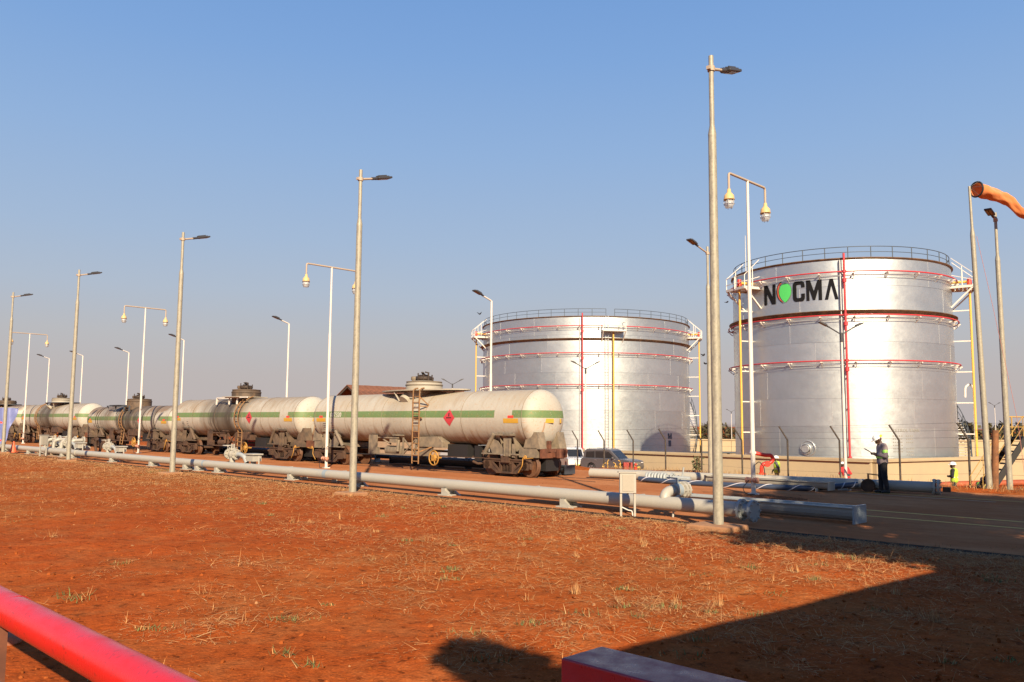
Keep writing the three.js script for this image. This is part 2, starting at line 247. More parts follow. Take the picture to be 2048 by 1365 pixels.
function makeTank(label, pos, R, base, top, spec) {
  const t = thing('storage_tank', label, 'storage tank', V(pos[0], 0, pos[1]));
  const r = rng(spec.seed), courses = 8, ch = (top - base) / courses;
  const nP = Math.round(2 * Math.PI * R / 6.1), dth = 2 * Math.PI / nP;
  // inner liner closes the shell behind the plates
  new MB().add(new THREE.CylinderGeometry(R - 0.02, R - 0.02, top - base - 0.02, 96, 1, false), M4(0, (top + base) / 2 - 0.01, 0)).build('tank_body', mp.aluTrim, t);
  for (let c = 0; c < courses; c++) {
    const gap = 0.012 / R, off = (c % 2 ? 0.5 : 0) + 0.18 * (c % 3), y0 = base + c * ch;
    for (let k = 0; k < nP; k++) {
      const a = (k + off) * dth, g = bendRing(R + 0.004 * r() + 0.003 * (c % 2), gap, dth - gap, y0 + 0.008, y0 + ch - 0.008, 8);
      const o = mesh('shell_plate', g, tankMats[Math.floor(r() * 4)], t); o.rotation.y = a;
      // upright weld, slightly proud
      if (k % 1 === 0) { const wv = new THREE.BoxGeometry(0.035, ch - 0.02, 0.02); const m2 = mesh('weld_seam', boxUV(wv), mp.aluTrim, t); m2.position.set(Math.sin(a) * (R + 0.006), y0 + ch / 2, Math.cos(a) * (R + 0.006)); m2.rotation.y = a; }
    }
  }
  const ring = (y, r0, r1, h, m, name) => { const b = new MB(); b.add(new THREE.LatheGeometry([[r0, y], [r1, y], [r1, y + h], [r0, y + h], [r0, y]].map(p => new THREE.Vector2(...p)), 96)); return b.build(name, m, t); };
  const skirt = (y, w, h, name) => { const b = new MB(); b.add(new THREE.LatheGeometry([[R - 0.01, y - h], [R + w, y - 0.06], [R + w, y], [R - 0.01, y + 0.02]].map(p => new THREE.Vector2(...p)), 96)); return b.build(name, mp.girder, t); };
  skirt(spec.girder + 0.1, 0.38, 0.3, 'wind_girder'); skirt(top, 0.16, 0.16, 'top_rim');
  // low cone roof
  new MB().add(new THREE.ConeGeometry(R, 1.2, 64, 1, true), M4(0, top + 0.58, 0)).build('tank_roof', mp.aluTrim, t);
  for (const y of spec.rings) {
    const RR = R + 0.42; new MB().torus(RR, 0.058, M4(0, y, 0, Math.PI / 2), 6, 96).build('sprinkler_pipe', mp.redPipe, t);
    new MB().torus(R + 0.3, 0.028, M4(0, y - 0.32, 0, Math.PI / 2), 5, 96).build('cooling_pipe', mp.greyPipe, t);
    const bg = new MB().box(0, 0, 0.27, 0.1, 0.09, 0.55).bar([0, -0.02, 0.5], [0, -0.4, 0.02], 0.05, 0.05).geo(), nb = Math.round(2 * Math.PI * R / 2.45);
    for (let k = 0; k < nb; k++) { const a = k / nb * 2 * Math.PI + 0.03, o = mesh('pipe_bracket', bg, mp.white, t); o.position.set(R * Math.sin(a), y - 0.12, R * Math.cos(a)); o.rotation.y = a; }
  }
  { // red riser
    const a = rad(spec.riser), d = R + 0.45, x = d * Math.sin(a), z = d * Math.cos(a), b = new MB();
    b.rod([x, spec.riserBot, z], [x, top + 0.3, z], 0.085, 0.085, 12);
    for (const y of [...spec.rings, spec.riserBot + 0.1]) { b.rod([x, y - 0.1, z], [x, y + 0.1, z], 0.15, 0.15, 12); b.rod([x, y - 0.85, z], [x, y - 0.55, z], 0.16, 0.16, 12); }
    b.build('riser_pipe', mp.redPipe, t);
    const c = new MB(); for (let y = spec.riserBot + 1.5; y < top; y += 2.4) c.bar([(R - .02) * Math.sin(a), y, (R - .02) * Math.cos(a)], [x, y, z], 0.08, 0.06); c.build('riser_bracket', mp.greyPipe, t);
    const e = a - 0.32 / R, dd = R + 0.16; new MB().bar([dd * Math.sin(e), base, dd * Math.cos(e)], [dd * Math.sin(e), top - 0.2, dd * Math.cos(e)], 0.3, 0.06).build('cable_tray', mp.greyPipe, t);
  }
  { // handrail round the roof edge
    const b = new MB(), gapA = spec.railGap; const arc = (y, rr) => { const pts = [], n = 120; for (let i = 0; i <= n; i++) { const a = gapA[1] + (2 * Math.PI - (gapA[1] - gapA[0])) * i / n; pts.push([(R - 0.12) * Math.sin(a), y, (R - 0.12) * Math.cos(a)]); } b.add(new THREE.TubeGeometry(new THREE.CatmullRomCurve3(pts.map(p => V(...p))), 160, rr, 5)); };
    arc(top + 0.9, 0.032); arc(top + 0.47, 0.025); const h = b.build('handrail', mp.railDark, t);
    const pg = new MB().rod([0, top - 0.05, 0], [0, top + 0.92, 0], 0.034, 0.034, 6).geo(), np = Math.round(2 * Math.PI * R / 1.75);
    for (let i = 0; i <= np; i++) { const a = gapA[1] + (2 * Math.PI - (gapA[1] - gapA[0])) * i / np, o = mesh('rail_post', pg, mp.railDark, h); o.position.set((R - 0.12) * Math.sin(a), 0, (R - 0.12) * Math.cos(a)); }
  }
  for (const [deg, len] of spec.yellow) { // foam riser with stand-off brackets and its platform at the top
    const a = rad(deg), d = R + len, P = (rr, y, da = 0) => { const e = a + da / R; return [rr * Math.sin(e), y, rr * Math.cos(e)]; };
    new MB().rod(P(d, base), P(d, top - 1.9), 0.095, 0.095, 10).build('foam_riser', mp.yellow, t);
    const c = new MB(); for (let y = base + 1.4; y < top - 2.5; y += 2.55) c.bar(P(R - 0.02, y), P(d, y), 0.09, 0.09); c.build('standoff_bracket', mp.white, t);
    const w = 1.1, y0 = top - 1.75, p = new MB();
    for (const k of [-w, w]) { p.bar(P(R - 0.02, y0, k), P(R + 1.75, y0, k), 0.12, 0.2); p.bar(P(R - 0.02, y0 - 1.7, k), P(R + 1.65, y0 - 0.05, k), 0.12, 0.12); }
    p.bar(P(R + 1.72, y0, -w), P(R + 1.72, y0, w), 0.12, 0.2);
    for (let i = 0; i < 6; i++) p.bar(P(R + 0.15 + i * 0.3, y0 + 0.02, -w), P(R + 0.15 + i * 0.3, y0 + 0.02, w), 0.24, 0.03);
    const pl = p.build('foam_platform', mp.white, t), q = new MB();
    for (const h of [0.5, 1.05]) { q.bar(P(R + 1.72, y0 + h, -w), P(R + 1.72, y0 + h, w), 0.05, 0.05); for (const k of [-w, w]) q.bar(P(R + 1.72, y0 + h, k), P(R + 0.1, y0 + h + (h > 1 ? 1.4 : 0.5), k), 0.05, 0.05); }
    for (const k of [-w, 0, w]) q.bar(P(R + 1.72, y0, k), P(R + 1.72, y0 + 1.08, k), 0.06, 0.06);
    for (const k of [-w, w]) q.bar(P(R + 0.85, y0, k), P(R + 0.85, y0 + 1.7, k), 0.06, 0.06);
    q.build('guard_rail', mp.white, pl);
    new MB().rod(P(d, y0 - 0.2), P(d, y0 + 0.55), 0.1).rod(P(d, y0 + 0.55), P(R - 0.1, y0 + 0.55), 0.11).build('foam_pourer', mp.yellow, pl);
    new MB().rod(P(d, y0 + 0.3), P(d, y0 + 0.85), 0.2, 0.16, 12).build('foam_chamber', mp.fireRed, pl);
  }
  return t;
}
{ // right tank, with the company name
  const R = 9.014, base = -2.55, top = 15.2;
  const t = makeTank('nearer aluminium painted storage tank with NOCMA lettering, on the right', [28.957, -73.949], R, base, top, { seed: 3, girder: 10.92, rings: [14.05, 10.62, 7.05], riser: -18.2, riserBot: -0.55, railGap: [rad(150), rad(156)], yellow: [[-70.5, 1.25], [61, 1.3]] });
  const poly = a => new THREE.Shape(a.map(p => new THREE.Vector2(...p)));
  const rel = (g, a, b) => null;
  const D = new THREE.MeshPhysicalMaterial({ color: rgb(0.008, 0.008, 0.01), roughness: 0.9, specularIntensity: 0.3 }), y0 = 11.93, H = 1.66, RR = R + 0.035;
  const put = (name, shape, d0, d1, m, y = y0, k = 0) => mesh(name, bendShape(shape, RR + k, rad(d0), rad(d1 - d0), 1, y, H, 24), m, t);
  const dy = d => (d + 61) / 40 * 0.0;
  put('letter', poly([[0, 0], [0.24, 0], [0.24, 0.6], [0.68, 0], [1, 0], [1, 1], [0.76, 1], [0.76, 0.36], [0.3, 1], [0, 1]]), -60.7, -53.3, D);
  { const c = new THREE.Shape(); c.moveTo(1, 0.68); c.lineTo(1, 0.74); c.quadraticCurveTo(1, 1, 0.72, 1); c.lineTo(0.3, 1); c.quadraticCurveTo(0, 1, 0, 0.74); c.lineTo(0, 0.26); c.quadraticCurveTo(0, 0, 0.3, 0); c.lineTo(0.72, 0); c.quadraticCurveTo(1, 0, 1, 0.26); c.lineTo(1, 0.38); c.lineTo(0.7, 0.38); c.lineTo(0.7, 0.24); c.quadraticCurveTo(0.7, 0.18, 0.6, 0.18); c.lineTo(0.42, 0.18); c.quadraticCurveTo(0.31, 0.18, 0.31, 0.27); c.lineTo(0.31, 0.74); c.quadraticCurveTo(0.31, 0.83, 0.42, 0.83); c.lineTo(0.6, 0.83); c.quadraticCurveTo(0.7, 0.83, 0.7, 0.76); c.lineTo(0.7, 0.68); put('letter', c, -43.4, -37.1, D); }
  put('letter', poly([[0, 0], [0.2, 0], [0.2, 0.56], [0.41, 0.02], [0.56, 0.02], [0.78, 0.56], [0.78, 0], [1, 0], [1, 1], [0.74, 1], [0.49, 0.46], [0.26, 1], [0, 1]]), -36.4, -28.7, D);
  put('letter', poly([[0, 0], [0.24, 0], [0.5, 0.68], [0.76, 0], [1, 0], [0.63, 1], [0.38, 1]]), -27.4, -21.0, D);
  const drop = k => { const c = new THREE.Shape(); c.moveTo(0.5, 0.02); c.bezierCurveTo(0.2, 0.2, 0.02, 0.36, 0.02, 0.56); c.bezierCurveTo(0.02, 0.8, 0.25, 0.98, 0.55, 0.98); c.bezierCurveTo(0.85, 0.95, 1, 0.8, 1, 0.58); c.bezierCurveTo(1, 0.34, 0.78, 0.14, 0.5, 0.02); return c; };
  const cres = k => { const c = new THREE.Shape(); c.moveTo(0.55, -0.03 + k); c.bezierCurveTo(0.1 + k, 0.14, -0.04 + k, 0.4, 0.0 + k, 0.66); c.bezierCurveTo(0.02 + k, 0.9, 0.2, 1.02, 0.42, 1.1 - 1.6 * k); c.bezierCurveTo(0.25, 0.92, 0.14, 0.8, 0.14, 0.6); c.bezierCurveTo(0.15, 0.34, 0.32, 0.14, 0.55, -0.03 + k); return c; };
  put('emblem_crescent', cres(0), -52.6, -45.2, D); put('emblem_crescent', cres(0.06), -52.4, -45, mat([0.5, 0.1, 0.05], 0.6), y0, 0.012);
  put('emblem_drop', drop(), -51.0, -44.2, mat([0.07, 0.5, 0.11], 0.5), y0, 0.024);
  { // manhole, stencilled panel and the small plate low on the shell
    const a = rad(-38.5), P = (d, y, off = 0) => [(R + d) * Math.sin(a) + off * Math.cos(a), y, (R + d) * Math.cos(a) - off * Math.sin(a)];
    const b = new MB(), m = new THREE.Matrix4().makeRotationY(a).setPosition(...P(0.16, 0.15)); b.torus(0.4, 0.035, m, 8, 32); b.add(new THREE.CylinderGeometry(0.28, 0.28, 0.2, 24), m.clone().multiply(M4(0, 0, 0.05, Math.PI / 2))); b.torus(0.58, 0.026, new THREE.Matrix4().makeRotationY(a).setPosition(...P(0.05, 0.2, 0.13)), 6, 32); b.build('manhole', mp.aluTrim, t);
    const txt = new MB(), put2 = (s, size, th, y) => { for (const sh of font.generateShapes(s, size)) txt.add(bendShape(sh, R + 0.02, rad(th), 1 / R, 1, y, 1, 3)); };
    put2('PETROL TANK', 0.26, 2.2, 1.55); const rt = rng(17); // the lines below are too small to read in the photograph
    for (let i = 0; i < 7; i++) for (const [th, n] of [[2.4, 5], [9.2, 4]]) { if (rt() < 0.25) continue; for (let k = 0; k < n; k++) txt.add(bendRing(R + 0.02, rad(th + k * 1.05), rad(th + k * 1.05 + 0.5 + 0.4 * rt()), 1.2 - i * 0.24, 1.2 - i * 0.24 + 0.09, 2)); }
    txt.build('stencil_lettering', mat([0.26, 0.25, 0.23], 0.7), t);
  }
  { // spiral stair, seen edge-on at the right
    const tg = new MB().box(0, 0, 0.45, 0.28, 0.05, 0.9).geo(); const b = new MB(), pr = [];
    for (let i = 0; i < 46; i++) { const y = base + 0.3 + i * 0.21, a = rad(50) + i * 0.24 / R, o = mesh('stair_tread', tg, mp.aluTrim, t); o.position.set(R * Math.sin(a), y, R * Math.cos(a)); o.rotation.y = a; pr.push([(R + 0.92) * Math.sin(a), y, (R + 0.92) * Math.cos(a)]); if (i % 4 === 0) b.bar(pr[i], [pr[i][0], y + 1.05, pr[i][2]], 0.05, 0.05); }
    b.tube(pr.map(p => [p[0], p[1] + 1.05, p[2]]), 0.035, 5, 60).tube(pr.map(p => [p[0], p[1] + 0.55, p[2]]), 0.025, 5, 60).tube(pr, 0.07, 5, 60).build('stair_rail', mp.railDark, t);
    const a = rad(64), x = (R + 1.25) * Math.sin(a), z = (R + 1.25) * Math.cos(a); new MB().tube([[x, base, z], [x, 3, z], [x, 5.1, z], [x - 0.3, 5.5, z], [x - 0.65, 5.2, z], [x - 0.7, 4.4, z]], 0.09, 8, 50).build('vent_pipe', mp.white, t);
    const c = rad(-76); new MB().rod([R * Math.sin(c), top, R * Math.cos(c)], [R * Math.sin(c), top + 3.2, R * Math.cos(c)], 0.05, 0.03, 6).build('lightning_rod', mp.greyPipe, t);
  }
}
{
  const R = 14.162, t = makeTank('wider aluminium painted storage tank behind the silver vehicle, without lettering', [10.184, -116.418], R, -3.3, 15.2, { seed: 9, girder: 12.36, rings: [13.95, 10.64, 6.75], riser: -6.3, riserBot: -1.1, railGap: [rad(5.5), rad(10)], yellow: [[-77, 1.25], [72, 1.4]] });
  const a = rad(8.6), P = (rr, y, da = 0) => { const e = a + da / R; return [rr * Math.sin(e), y, rr * Math.cos(e)]; }, top = 15.2, b = new MB();
  new MB().rod(P(R + 0.5, -3), P(R + 0.5, 13.2), 0.1).build('foam_riser', mp.yellow, t);
  for (const k of [-1.3, 1.3]) { b.bar(P(R - 0.02, 13.3, k), P(R + 1.2, 13.3, k), 0.12, 0.16); b.bar(P(R - 0.02, 12, k), P(R + 1.1, 13.2, k), 0.1, 0.1); for (const h of [0.55, 1.1]) b.bar(P(R + 0.1, 13.3 + h, k), P(R + 1.2, 13.3 + h, k), 0.06, 0.06); b.bar(P(R + 1.2, 13.3, k), P(R + 1.2, 14.4, k), 0.07, 0.07); }
  for (const h of [0, 0.55, 1.1]) b.bar(P(R + 1.2, 13.3 + h, -1.3), P(R + 1.2, 13.3 + h, 1.3), 0.07, h ? 0.07 : 0.16);
  for (let i = 0; i < 6; i++) b.bar(P(R + 0.1 + i * 0.2, 13.32, -1.3), P(R + 0.1 + i * 0.2, 13.32, 1.3), 0.15, 0.03);
  b.build('foam_platform', mp.white, t);
  { const e = a - 0.75 / R, l = new MB(); for (const o of [-0.2, 0.2]) l.rod([(R + 0.3) * Math.sin(e) + o, -3, (R + 0.3) * Math.cos(e)], [(R + 0.3) * Math.sin(e) + o, top, (R + 0.3) * Math.cos(e)], 0.03); for (let y = -2.8; y < top; y += 0.35) l.rod([(R + 0.3) * Math.sin(e) - 0.2, y, (R + 0.3) * Math.cos(e)], [(R + 0.3) * Math.sin(e) + 0.2, y, (R + 0.3) * Math.cos(e)], 0.018, 0.018, 5); l.build('access_ladder', mp.greyPipe, t); }
  const txt = new MB(); for (const [s, z, y] of [['M', 0.75, 0.15]]) for (const sh of font.generateShapes(s, z)) txt.add(bendShape(sh, R + 0.03, rad(41.6), 1 / R, 1, y, 1, 4)); txt.add(bendRing(R + 0.03, rad(42.3), rad(44.4), -0.75, 0.0, 3)); txt.build('stencil_lettering', mat([0.13, 0.14, 0.16], 0.7), t);
  { const b2 = new MB(), pr = []; const tg = new MB().box(0, 0, 0.45, 0.28, 0.05, 0.9).geo(); for (let i = 0; i < 40; i++) { const y = -3 + i * 0.21, e = rad(60) + i * 0.24 / R, o = mesh('stair_tread', tg, mp.aluTrim, t); o.position.set(R * Math.sin(e), y, R * Math.cos(e)); o.rotation.y = e; pr.push([(R + 0.92) * Math.sin(e), y, (R + 0.92) * Math.cos(e)]); if (i % 4 === 0) b2.bar(pr[i], [pr[i][0], y + 1.05, pr[i][2]], 0.05, 0.05); } b2.tube(pr.map(p => [p[0], p[1] + 1.05, p[2]]), 0.035, 5, 60).tube(pr, 0.07, 5, 60).build('stair_rail', mp.railDark, t); }
}

// ---------------------------------------------------------------- walls, shed, fence
function wall(label, pts, top, thick, base) { // plastered wall with projecting coping along a polyline of [x, z]
  const t = thing('bund_wall', label, 'wall', V(pts[0][0], 0, pts[0][1])), b = new MB(), c = new MB();
  for (let i = 0; i < pts.length - 1; i++) {
    const [x0, z0] = pts[i], [x1, z1] = pts[i + 1], L = Math.hypot(x1 - x0, z1 - z0), a = Math.atan2(-(z1 - z0), x1 - x0), cx = (x0 + x1) / 2 - pts[0][0], cz = (z0 + z1) / 2 - pts[0][1];
    const g = new THREE.BoxGeometry(L, top - base, thick, Math.ceil(L / 4), 1, 1); boxUV(g); b.add(g, M4(cx, (top + base) / 2, cz, 0, a, 0), true);
    const h = new THREE.BoxGeometry(L + thick * 0.4, 0.22, thick + 0.34, 1, 1, 1); boxUV(h); c.add(h, M4(cx, top + 0.11 + 0.001 * i, cz, 0, a, 0), true);
  }
  b.build('wall_face', mp.wall, t); c.build('coping', mp.coping, t); return t;
}
const wl = (s, t) => { const w = W(s, t); return [w.x, w.z]; };
wall('long cream bund wall with coping, standing behind the silver vehicle', [wl(62, 44.5), [25.1, -59.0]], -0.52, 0.35, -3.2);
wall('bright cream bund wall turning away right behind the steel stair', [[25.3, -59.0], [41.5, -68.5], [66, -83]], -0.52, 0.35, -3.2);
wall('far cream bund wall seen low between the tanks before the woodland', [[-10, -152], [39, -150], [110, -170]], -0.75, 0.4, -4.8);
{ // low pipe bridge in the gap between the tanks
  const t = thing('pipe_bridge', 'low dark pipe bridge on short legs between the two tanks', 'pipe rack', V(26.5, -3.2, -118)); const b = new MB(), l = new MB();
  for (const k of [-0.4, 0, 0.4]) b.rod([-1.5, 1.35, k], [9, 1.35, k * 1.2], 0.13); b.build('bridge_pipe', mp.darkSteel, t); for (let x = -1; x < 9; x += 2.4) l.box(x, 0.6, 0, 0.14, 1.3, 0.14).box(x, 1.18, 0, 0.14, 0.1, 1.2); l.build('bridge_leg', mp.darkSteel, t);
}
{ // shed behind the wagons
  const t = thing('shed', 'brown-roofed shed with a dark open gable behind the nearest wagon', 'shed', V(-15.9, -1.7, -81), PHI), L = 15, hw = 4.4, ridge = 7.25, eave = 4.7;
  const b = new MB(); b.box(-hw + 0.5, eave / 2, -L / 2, 0.2, eave, L - 1.2).box(hw - 0.5, eave / 2, -L / 2, 0.2, eave, L - 1.2).box(0, eave / 2, -L + 0.7, 2 * hw - 1.2, eave, 0.2).build('wall', mp.concrete, t);
  const sl = Math.hypot(hw, ridge - eave), an = Math.atan2(ridge - eave, hw), roofM = mat([0.26, 0.115, 0.065], 0.8, { map: scaled(T.rust, 4) });
  for (const k of [-1, 1]) { const n = 22, sg = new MB().box(0, 0, 0, sl + 0.05, 0.05, L / n - 0.02).geo(); for (let i = 0; i < n; i++) { const o = mesh('roof_sheet', sg, roofM, t); o.position.set(k * hw / 2, (ridge + eave) / 2 + 0.012 * (i % 2), -(i + 0.5) * L / n); o.rotation.z = -k * an; } }
  const tr = new MB(); for (let z = -0.15; z > -L; z -= 3.3) { for (const k of [-1, 1]) { tr.bar([0, ridge - 0.14, z], [k * hw, eave - 0.14, z], 0.16, 0.2); tr.bar([k * hw * 0.5, (ridge + eave) / 2 - 0.14, z], [k * 0.3, eave - 0.1, z], 0.1, 0.1); } tr.bar([-hw, eave - 0.16, z], [hw, eave - 0.16, z], 0.16, 0.2); }
  tr.build('roof_truss', mat([0.05, 0.035, 0.025], 0.8), t);
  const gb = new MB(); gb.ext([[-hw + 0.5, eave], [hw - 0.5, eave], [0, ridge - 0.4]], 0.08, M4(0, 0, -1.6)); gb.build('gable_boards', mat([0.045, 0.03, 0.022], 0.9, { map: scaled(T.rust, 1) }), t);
}
{ // perimeter fence: cranked posts and three strands
  const P0 = [5.1, -65], P1 = [20.4, -37.7], t = thing('perimeter_fence', 'fence of dark cranked posts with thin wire strands before the bund wall', 'fence', V(...[P0[0], 0, P0[1]]));
  const arm = [], tops = []; let prev = null;
  for (let i = -2; i <= 11; i++) {
    const x = P0[0] + (P1[0] - P0[0]) * i / 9, z = P0[1] + (P1[1] - P0[1]) * i / 9, y = GY(x, z), yb = -y - 0.0 + mix(0.75, 1.26, i / 9) , b = new MB();
    const bend = mix(0.72, 1.42, clamp((i + 0) / 9)) + (i % 3 ? 0.0 : 0.03), ax = -0.42, az = -0.1, hy = 0.72;
    b.rod([0, y - 0.2, 0], [0, bend, 0], 0.05, 0.05, 8).rod([0, bend - 0.02, 0], [ax, bend + hy, az], 0.045, 0.045, 8);
    const o = b.build('fence_post', mp.post, t); o.position.set(x - P0[0], 0, z - P0[1]);
    const cur = [x - P0[0], y, z - P0[1], bend, ax, az, hy];
    if (prev) { const w = new MB(); for (const f of [0.1, 0.55, 1]) w.rod([prev[0] + ax * f, prev[3] + hy * f, prev[2] + az * f], [cur[0] + ax * f, cur[3] + hy * f, cur[2] + az * f], 0.006, 0.006, 4); for (const f of [0.85, 0.62, 0.38, 0.15]) w.rod([prev[0], mix(prev[1], prev[3], f), prev[2]], [cur[0], mix(cur[1], cur[3], f), cur[2]], 0.005, 0.005, 4); w.build('wire_strand', mp.wire, t); }
    prev = cur;
  }
}

// ---------------------------------------------------------------- tank wagons
// painted barrels: u runs along the barrel (0..0.86) and across the heads (0.87..1), v is height
function barrelTex(seed, o) {
  const LEN = 14.0, c0 = [0.42, 0.395, 0.335], tan = [0.36, 0.3, 0.215], oilC = [0.055, 0.042, 0.03], rust = [0.33, 0.15, 0.05], soil = [0.24, 0.155, 0.095], green = [0.11, 0.19, 0.06];
  return tex(2048, 512, (u, v, out) => {
    const head = u > 0.865, x = head ? 20 + u * LEN : (u / 0.86 - 0.5) * LEN, y = v * o.R * 2 - o.R;
    const n1 = fbm(x * 0.9, y * 1.3, 0, seed, 5), n2 = fbm(x * 7, y * 1.1, 0, seed + 7, 4), n3 = fbm(x * 26, y * 22, 0, seed + 13, 3), n4 = fbm(x * 3, y * 0.35, 0, seed + 17, 3);
    let r = c0[0], g = c0[1], b = c0[2]; const to = (c, k) => { k = clamp(k); r = mix(r, c[0], k); g = mix(g, c[1], k); b = mix(b, c[2], k); };
    if (!head || o.dirtyHead) to(o.tan || tan, clamp((y - 0.3 + (n1 - 0.5) * 1.6 + (n2 - 0.5) * 0.8) * 1.8) * (0.6 + 0.6 * (n3)) * o.dust);
    const sh = o.stripe; let on = y > sh - 0.14 && y < sh + 0.14; for (const [a, c] of o.gaps) if (!head && x > a && x < c) on = false;
    if (on && n3 > 0.2) to(green, 0.94);
    to(soil, clamp((-0.55 - y + (n2 - 0.5) * 1.3 + (n1 - 0.5) * 0.7) * 2.2) * (0.5 + 0.5 * n3));
    to(soil, clamp((n2 - 0.6) * 4) * clamp(0.55 + n1 - 0.5) * o.streak * 0.7 * (head ? 0.5 : 1));
    if (n3 > 0.74 - 0.05 * o.streak) to(rust, 0.4);
    for (const [a, w, k] of o.oil) if (!head) { const e = Math.abs(x - a) / w + (n1 - 0.5) * 0.9 + (n2 - 0.5) * 1.0; to(oilC, clamp((1 - e) * 2.4) * k * (0.65 + 0.5 * n4)); }
    for (const [a, w, y1] of o.rusty) if (head ? true : a < 20) { const xx = head ? (u - 0.865) / 0.135 * 2 - 1 : x; if ((head && a > 20) || (!head && a < 20)) { const aa = head ? a - 30 : a, e = Math.abs(xx - aa + (n1 - 0.5) * 0.12 + y * 0.05) / (w * (1 + 0.5 * (y1 - y))); if (y < y1) to(rust, clamp((1 - e) * 2) * (0.45 + 0.6 * n2)); } }
    const kk = 0.94 + 0.16 * (n3 - 0.5) + 0.1 * (n1 - 0.5); out[0] = r * kk; out[1] = g * kk; out[2] = b * kk;
  }, true, false);
}
const WAGON_Z = 8.65;
const bogieGeo = (() => {
  const sf = new MB(); sf.ext([[-1.16, 0.64], [1.16, 0.64], [1.24, 0.54], [1.24, 0.32], [0.9, 0.32], [0.5, 0.12], [-0.5, 0.12], [-0.9, 0.32], [-1.24, 0.32], [-1.24, 0.54]], 0.1, M4(0, 0, -0.05), [[[-0.78, 0.54], [-0.38, 0.54], [-0.38, 0.3], [-0.5, 0.26], [-0.78, 0.46]], [[-0.28, 0.55], [0.28, 0.55], [0.28, 0.2], [-0.28, 0.2]], [[0.78, 0.54], [0.78, 0.46], [0.5, 0.26], [0.38, 0.3], [0.38, 0.54]]], 0.015);
  sf.box(0, 0.64, 0, 2.3, 0.05, 0.2); for (const k of [-1, 1]) { sf.add(new THREE.CylinderGeometry(0.15, 0.15, 0.2, 16), M4(k * 0.98, 0.43, 0.03, Math.PI / 2)); sf.bar([k * 0.75, 0.52, 0.06], [k * 0.3, 0.17, 0.06], 0.05, 0.07); sf.box(k * 0.98, 0.43, 0.09, 0.34, 0.3, 0.08); }
  sf.box(0, 0.155, 0.05, 1.0, 0.06, 0.14);
  const sp = new MB(); for (const k of [-0.16, 0, 0.16]) { for (let i = 0; i < 5; i++) sp.torus(0.06, 0.014, M4(k, 0.24 + i * 0.045, 0, Math.PI / 2), 5, 12); sp.rod([k, 0.2, 0], [k, 0.46, 0], 0.03); } sp.box(0, 0.5, 0, 0.5, 0.08, 0.16);
  const wh = new MB(), prof = [[0.001, -0.04], [0.14, -0.07], [0.16, -0.03], [0.34, -0.025], [0.36, -0.05], [0.462, -0.05], [0.47, -0.035], [0.468, -0.02], [0.432, -0.005], [0.425, 0.085], [0.38, 0.085], [0.35, 0.05], [0.18, 0.045], [0.15, 0.09], [0.001, 0.09]];
  wh.lathe(prof, 32, M4(0, 0, 0, Math.PI / 2));
  return { side: sf.geo(), spring: sp.geo(), wheel: wh.geo() };
})();
function makeBogie(parent, x, wb) {
  const bo = new MB(); bo.box(0, 0.66, 0, 0.42, 0.26, 1.9).box(0, 0.45, 0, 0.3, 0.24, 1.5).box(0, 0.84, 0, 0.5, 0.12, 0.6).build('bogie', mp.rust, parent); const b = parent.children[parent.children.length - 1]; b.position.x = x;
  for (const z of [-0.8, 0.8]) { const s = mesh('side_frame', bogieGeo.side, mp.rust, b); s.position.z = z; if (z < 0) s.rotation.y = Math.PI; const p = mesh('spring', bogieGeo.spring, mp.rust, b); p.position.z = z * 0.985; }
  for (const k of [-1, 1]) { new MB().rod([k * wb / 2, 0.43, -0.85], [k * wb / 2, 0.43, 0.85], 0.075).build('axle', mp.rust, b); for (const z of [-1, 1]) { const w = mesh('wheel', bogieGeo.wheel, mp.wheel, b); w.position.set(k * wb / 2, 0.432, z * 0.55); if (z < 0) w.rotation.y = Math.PI; } }
  const br = new MB(); for (const k of [-1, 1]) br.box(k * (wb / 2 - 0.52), 0.42, 0, 0.1, 0.14, 1.3).bar([k * 0.1, 0.95, 0.3], [k * (wb / 2 + 0.1), 0.86, 0.62], 0.07, 0.05); br.build('brake_beam', mp.rust, b);
}
mp.wheel = mat([0.18, 0.095, 0.055], 0.7, { map: scaled(T.rust, 0.9), metalness: 0.2 });
function patch(R, cy, x, h0, w, hgt, off, diamond = false, seg = 6) { // thin plate laid on the side of the barrel
  const g = new THREE.PlaneGeometry(w, hgt, seg, seg); if (diamond) g.rotateZ(Math.PI / 4);
  const p = g.attributes.position, n = g.attributes.normal, u = g.attributes.uv;
  for (let i = 0; i < p.count; i++) { const a = (h0 - cy) / R + p.getY(i) / R, X = x + p.getX(i); u.setXY(i, p.getX(i), p.getY(i)); p.setXYZ(i, X, cy + (R + off) * Math.sin(a), (R + off) * Math.cos(a)); n.setXYZ(i, 0, Math.sin(a), Math.cos(a)); }
  return g;
}
